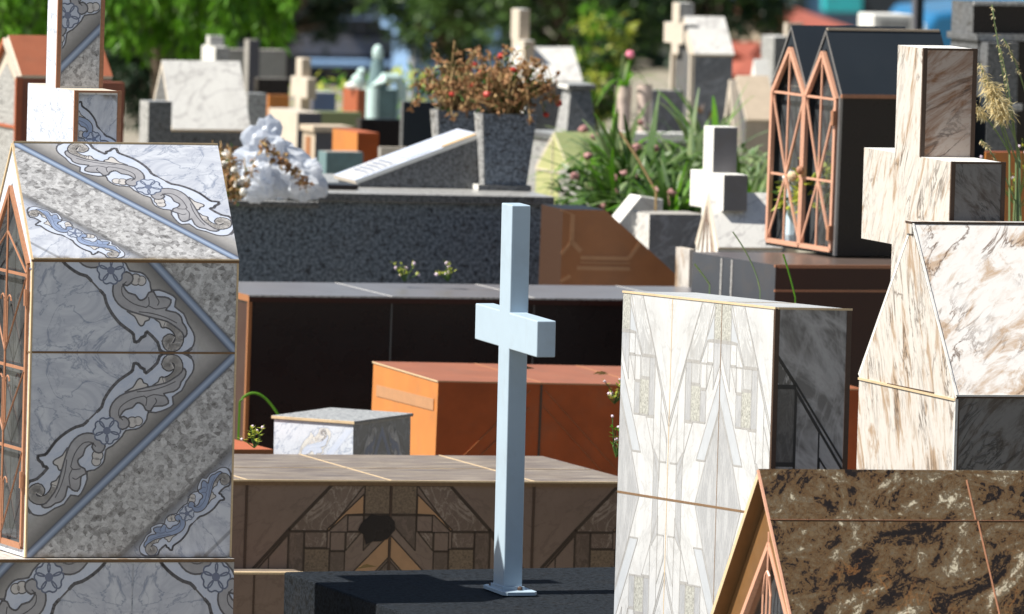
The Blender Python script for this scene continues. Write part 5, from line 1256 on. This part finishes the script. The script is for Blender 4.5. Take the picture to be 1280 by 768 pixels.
for y in (.08, cw_-.38): w_ = MB(); w_.box(4.04, 4.115, y, y+.3, .66, .82, 'lampred'); T.part(w_, 'tail_light')
# ---- trees
def tree(name, label, cx, cy, D, rx, ry, rz, nclump, nleaf, leaf, lsz, seed, mats=('leaf_m','leaf'), shade='leaf_d', group='trees behind the graveyard', trunk=.14, hang=0):
    rn = random.Random(seed); c_ = P(cx, cy, D); gz = ground_z(c_.y); hgt = c_.z-gz
    o = bpy.data.objects.new(name, None); COL.objects.link(o); o.location = (c_.x, c_.y, gz); tag(o, label, 'tree', group)
    tr = MB(); tr.tube([(0,0,-.1),(.03*hgt,0,hgt*.4),(0,0,hgt)], trunk, 'bark', 8, trunk*.35)
    lf = MB(); 
    for i in range(nclump):
        while True:
            d = V(rn.uniform(-1,1), rn.uniform(-1,1), rn.uniform(-1,1))
            if .35 < d.length < 1: break
        p = V(d.x*rx, d.y*ry, hgt+d.z*rz)
        if p.z < .1: continue
        if i % 9 == 0: tr.tube([(0,0,hgt*.45), p*.5+V(0,0,hgt*.25), p], trunk*.35, 'bark', 5, trunk*.08)
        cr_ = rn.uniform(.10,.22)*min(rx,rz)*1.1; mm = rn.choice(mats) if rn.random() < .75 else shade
        for k_ in range(nleaf):
            e = V(rn.gauss(0,1), rn.gauss(0,1), rn.gauss(0,.8))*cr_*.55; dirn = e.normalized()+V(rn.uniform(-.5,.5), rn.uniform(-.5,.5), -.2-hang)
            lf.leaf(p+e, dirn, (rn.uniform(-1,1), rn.uniform(-1,1), 1), lsz*rn.uniform(.7,1.3), lsz*leaf*rn.uniform(.7,1.3), mm if rn.random() < .8 else rn.choice(mats), .3)
    tr.build('trunk', o); lf.build('crown', o); return o
tree('broadleaf_tree', 'rounded mid-green tree over the blue house, top centre', 568, -28, 92, .72, .7, .66, 150, 60, .5, .075, 1, ('leaf_m','leaf_m','leaf_d'))
tree('broadleaf_tree', 'broad leafy tree between blue house and the chapel cross', 715, -20, 88, .80, .8, .68, 180, 60, .5, .075, 2, ('leaf_m','leaf_d','leaf_m'))
tree('broadleaf_tree', 'dark dense tree behind the tall chapel tomb', 880, -30, 96, .85, .8, .72, 170, 60, .5, .08, 3, ('leaf_d','leaf_d','leaf_m'))
tree('shrubby_tree', 'bright green young tree behind the pink flower', 745, 85, 60, .20, .2, .34, 60, 40, .4, .05, 4, ('leaf','leaf_m','leaf_y'), trunk=.03)
tree('dark_shade_tree', 'very dark shaded tree in front of the dark workshop', 345, -30, 108, .95, .8, .62, 150, 60, .5, .09, 5, ('leaf_d',), 'leaf_d')
tree('dark_shade_tree', 'dark shaded tree behind ornate tomb cross at far left', 60, 30, 100, 1.3, .8, .9, 220, 60, .5, .09, 6, ('leaf_d',), 'leaf_d')
tree('dark_shade_tree', 'dark low tree behind the speckled block and marble roof', 180, 95, 70, .30, .4, .50, 120, 60, .5, .05, 9, ('leaf_d',), 'leaf_d', trunk=.05)
# weeping tree with long hanging leaves
rn = random.Random(77); base = P(190, 60, 50); gz = ground_z(base.y)
o = bpy.data.objects.new('weeping_tree', None); COL.objects.link(o); o.location = (base.x, base.y, gz); tag(o, 'weeping tree with long bright green hanging leaves, top left', 'tree')
lf, tr = MB(), MB(); Hc = P(190, -70, 50).z-gz; tr.tube([(0,.1,-.05),(.03,.1,Hc*.5),(0,.1,Hc+.25)], .05, 'bark', 8, .02)
def low_edge(px):                     # how far down the hanging sprays reach
    pts = [(-10,95),(10,70),(25,40),(60,40),(130,55),(150,60),(175,72),(200,70),(235,72),(262,68),(285,62),(310,60),(335,52),(352,66),(362,20),(370,0)]
    for i in range(len(pts)-1):
        if pts[i][0] <= px <= pts[i+1][0]: t_ = (px-pts[i][0])/(pts[i+1][0]-pts[i][0]); return pts[i][1]+(pts[i+1][1]-pts[i][1])*t_
    return 0
for i in range(190):
    px = rn.uniform(-30, 366); yb_ = low_edge(px)+rn.uniform(-14, 10)-(rn.choice([0,18,36,54,70])); D = 50+rn.uniform(-.35,.35)
    e = P(px, yb_, D)-o.location; a0 = V(e.x*.55, .1, Hc+rn.uniform(-.05,.25)); mid = V(e.x*.98, e.y, max(e.z+.22, Hc*.95+.1*rn.random()))
    path = [a0, a0.lerp(mid,.6)+V(0,0,.08), mid, mid.lerp(e,.5)+V(rn.uniform(-.01,.01),0,0), e]
    tr.tube(path, .0035, 'bark' if i % 3 else 'leaf_m', 4, .0015)
    for k_ in range(30):
        t_ = (1-.55*rn.random()**1.6)*3.999 if k_ < 22 else rn.uniform(.2,.9)*4; j = min(int(t_), 3); p = path[j].lerp(path[j+1], t_-j)
        lf.leaf(p, (rn.uniform(-.9,.9), rn.uniform(-.6,.6), -1), (rn.uniform(-1,1), -1, rn.uniform(-.5,.5)), rn.uniform(.055,.10), rn.uniform(.022,.036), 'leaf' if rn.random() < .85 else 'leaf_m', .3)
tr.build('trunk', o); lf.build('crown', o)
# far thicket: dark leaves stand in for shadow under the crowns
rn = random.Random(99); mb = MB()
for i in range(12000):
    x = rn.uniform(-22, 22); y = rn.uniform(151, 156); z = ground_z(150)+rn.uniform(0, 1)**.8*(5+1.2*mnoise.noise(V(x*.3,0,0)))
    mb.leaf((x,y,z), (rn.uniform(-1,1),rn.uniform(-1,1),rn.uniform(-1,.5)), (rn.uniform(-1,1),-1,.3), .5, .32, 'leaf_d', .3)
o = mb.build('far_thicket'); tag(o, 'dark mass of far foliage closing the view behind the graveyard', 'thicket', kind='stuff')
# ---- weeds and grass
def blades(name, label, pts, r=.0016, m='leaf_g', heads=False, seed=1, cat='grass blade', group=None):
    base = pts[-1][-1]; o = bpy.data.objects.new(name, None); COL.objects.link(o); o.location = base; tag(o, label, cat, group); mb = MB(); hd = MB(); rn = random.Random(seed)
    for L_ in pts:
        q_ = [p-base for p in L_]; sm = []
        for i in range(len(q_)-1):
            for k_ in range(4): sm.append(q_[i].lerp(q_[i+1], k_/4))
        sm.append(q_[-1]); mb.tube(q_, r, m, 4)
    mb.build('blade', o); return o
def arc(P0, P1, P2, n=12): return [P0*((1-t)**2)+P1*(2*t*(1-t))+P2*(t*t) for t in [i/n for i in range(n+1)]]
D = 26.3; tip = P(346,516,D)
D = 28.75
blades('grass_blade', 'single arching green grass blade above the small tiled box', [arc(P(348,519,D), P(318,470,D), P(296,508,D))[:12]+[gp(294,520,D)]], .0035, 'leaf')
D = 24.9
for k_, (a_, b_, c_, r_, lab) in enumerate([((677,275,'x'),0,0,0,0)]): pass
D = 27.5
for i, (x0_, y0_, xm, ym, x1_, y1_, lab) in enumerate([(979,318,988,345,994,372,'straight green grass blade before the black base, right one'),(916,290,945,330,950,363,'seeding grass stalk before the sunlit-grey side panels'),(868,330,880,345,887,356,'short grass blade nearest to the cream veined pillar')]):
    a_, b_, c_ = P(x0_,y0_,D), P(xm,ym,D), P(x1_,y1_,D); blades('grass_blade', lab, [arc(a_, b_, c_)+[gp(x1_+2,y1_,D)]], .0024 if i != 1 else .0017, 'leaf' if i == 0 else 'leaf_g', group='grass blades behind the tiled tombstone')
# feathery grass at right
D = 27.2; bs = gp(1262, 250, D)
o = bpy.data.objects.new('feathery_grass', None); COL.objects.link(o); o.location = bs; tag(o, 'tall feathery grass with pale seed heads rising right of the big veined cross', 'grass')
st, hd = MB(), MB(); rn = random.Random(6)
for (x0_, y0_, xm, ym, x1_, y1_, hl) in [(1240,6,1255,110,1275,200,0),(1254,48,1275,80,1290,150,0),(1225,80,1245,140,1262,190,1),(1238,103,1250,150,1270,200,2),(1213,128,1240,150,1262,192,1),(1245,125,1262,150,1274,190,2),(1250,60,1272,150,1276,270,0),(1226,175,1250,200,1268,250,0)]:
    a_, b_, c_ = P(x0_,y0_,D)-bs, P(xm,ym,D)-bs, P(x1_,y1_,D+.1)-bs; path = arc(a_, b_, c_)+[V(rn.uniform(-.02,.05),rn.uniform(0,.05),0)]; st.tube(path, .0016, 'leaf_g', 4, .0028)
    n_ = (40, 110, 230)[hl]; ln = (.5, .35, .36)[hl]
    for k_ in range(n_):
        t_ = rn.random()*ln*12; j = int(t_); p = path[j].lerp(path[j+1], t_-j); sp = (.001,.004,.009)[hl]
        hd.leaf(p+V(rn.gauss(0,sp),rn.gauss(0,sp),rn.gauss(0,sp)), (rn.uniform(-.6,.8), rn.uniform(-.5,.5), rn.uniform(-1.2,.1)), (rn.random(),rn.random(),1), (.012,.020,.028)[hl], .0036, 'seed')
st.build('stems', o); hd.build('seed_heads', o)
def weed(name, label, px, py, D, base, n, hgt, spread, lm, bm, seed, nb=4, br=.004, lw=.012):
    rn = random.Random(seed); o = bpy.data.objects.new(name, None); COL.objects.link(o); o.location = base; tag(o, label, 'weed', 'small flowering weeds'); st, lf, bl = MB(), MB(), MB()
    for i in range(n):
        a = rn.random()*6.28; e = V(spread*math.cos(a)*rn.random(), spread*math.sin(a)*.6*rn.random(), hgt*rn.uniform(.3,1)); mid = e*.5+V(rn.uniform(-.01,.01),0,.005); st.tube([V(0,0,0), mid, e], .0013, 'leaf_m', 4)
        for k_ in range(3): lf.leaf(mid.lerp(e, rn.random()), (rn.uniform(-1,1),rn.uniform(-1,.5),rn.uniform(0,1)), (0,0,1), lw*1.6, lw*.8, lm)
        if i < nb: bl = MB(); bl.ball(e, br*rn.uniform(.8,1.2), bm, 8, 6, (1,1,.9), .2, i); bl.build('blossom', o)
    st.build('stems', o); lf.build('leaves', o); 

D = 24.1; p = P(490,762,D); z_ = (SLAB[0].M @ V(.3,.3,SLAB[0].h)).z
weed('flowering_weed', 'tiny bright green weed sprouting on the dark slab at bottom edge', 490, 762, D, V(p.x, p.y, z_-.012), 9, .045, .03, 'leaf_y', 'leaf_y', 1, 5, .0035, .008)
for (px, py, D, h_, lab, sd) in [(505,352,30.9,.055,'pale-flowered weed behind black slab, leftmost near granite wall',2),(560,352,30.9,.055,'pale-flowered weed at foot of granite wall, nearer the white cross',3),(770,572,26.6,.10,'pale-flowered weed beside the left edge of the tiled tombstone',4),(768,505,28.0,.06,'small weed on the orange tomb edge beside tiled tombstone',5),(1272,262,29.5,.20,'leafy weed before the orange-brown low tomb, right edge',6),(318,560,26.0,.05,'tiny weed in corner left of small tiled box',8)]:
    p = P(px, py, D); weed('flowering_weed', lab, px, py, D, p, 12, h_, h_*.8, 'leaf_y' if sd != 4 else 'leaf', 'lilac', sd, 6, .0042, .009)
# dry leaves lying on slabs
def dropleaf(label, px, py, D, sz, m, dz=.002, seed=1, name='fallen_leaf'):
    rn = random.Random(seed); mb = MB(); p = P(px, py, D)
    for k_ in range(3): mb.leaf((rn.uniform(-.4,.1)*sz, rn.uniform(-.2,.2)*sz, dz+.0015*k_), (1, rn.uniform(-.4,.4), .12), (0,.2,1), sz, sz*.45, m, .6)
    o = mb.build(name); o.location = p; tag(o, label, 'fallen leaf', 'dry fallen leaves')
dropleaf('dry curled tan leaf on the brown grave ledge left of the white cross', 452, 712, 25.45, .04, 'drystem', .0)
dropleaf('small tan leaf lying on top of the orange tomb right of the white cross', 746, 471, 28.35, .03, 'drystem', .004, 2)
dropleaf('dark dead leaf on top of the orange tomb behind the white cross', 640, 466, 28.45, .07, 'soil', .004, 3)
# ================================================================== light and camera
w = bpy.data.worlds.new('World'); C.world = w; w.use_nodes = True
sky = w.node_tree.nodes.new('ShaderNodeTexSky'); sky.sky_type = 'NISHITA'; sky.sun_disc = False
SE = R(53); B_ = R(-16.5)               # elevation; the sun stands left of the picture and slightly behind it
sd_ = Vector((-math.cos(B_)*math.cos(SE), math.sin(B_)*math.cos(SE)*1.0, math.sin(SE)))
sky.sun_elevation = SE; sky.sun_rotation = math.atan2(sd_.x, sd_.y) 
bg = w.node_tree.nodes['Background']; bg.inputs[1].default_value = .05; w.node_tree.links.new(sky.outputs[0], bg.inputs[0])
sl_ = bpy.data.lights.new('sun', 'SUN'); sl_.energy = 5.0; sl_.angle = R(.5); sl_.color = (1,.95,.86)
so = bpy.data.objects.new('sun', sl_); COL.objects.link(so); so.rotation_euler = sd_.to_track_quat('Z','Y').to_euler()
cam.data.dof.use_dof = True; cam.data.dof.focus_distance = 24.6; cam.data.dof.aperture_fstop = 14.0
C.view_settings.view_transform = 'Standard'; C.view_settings.look = 'None'; C.view_settings.exposure = .85; C.view_settings.gamma = 1
C.cycles.max_bounces = 6; C.cycles.transparent_max_bounces = 12
try: C.cycles.use_denoising = True
except Exception: pass
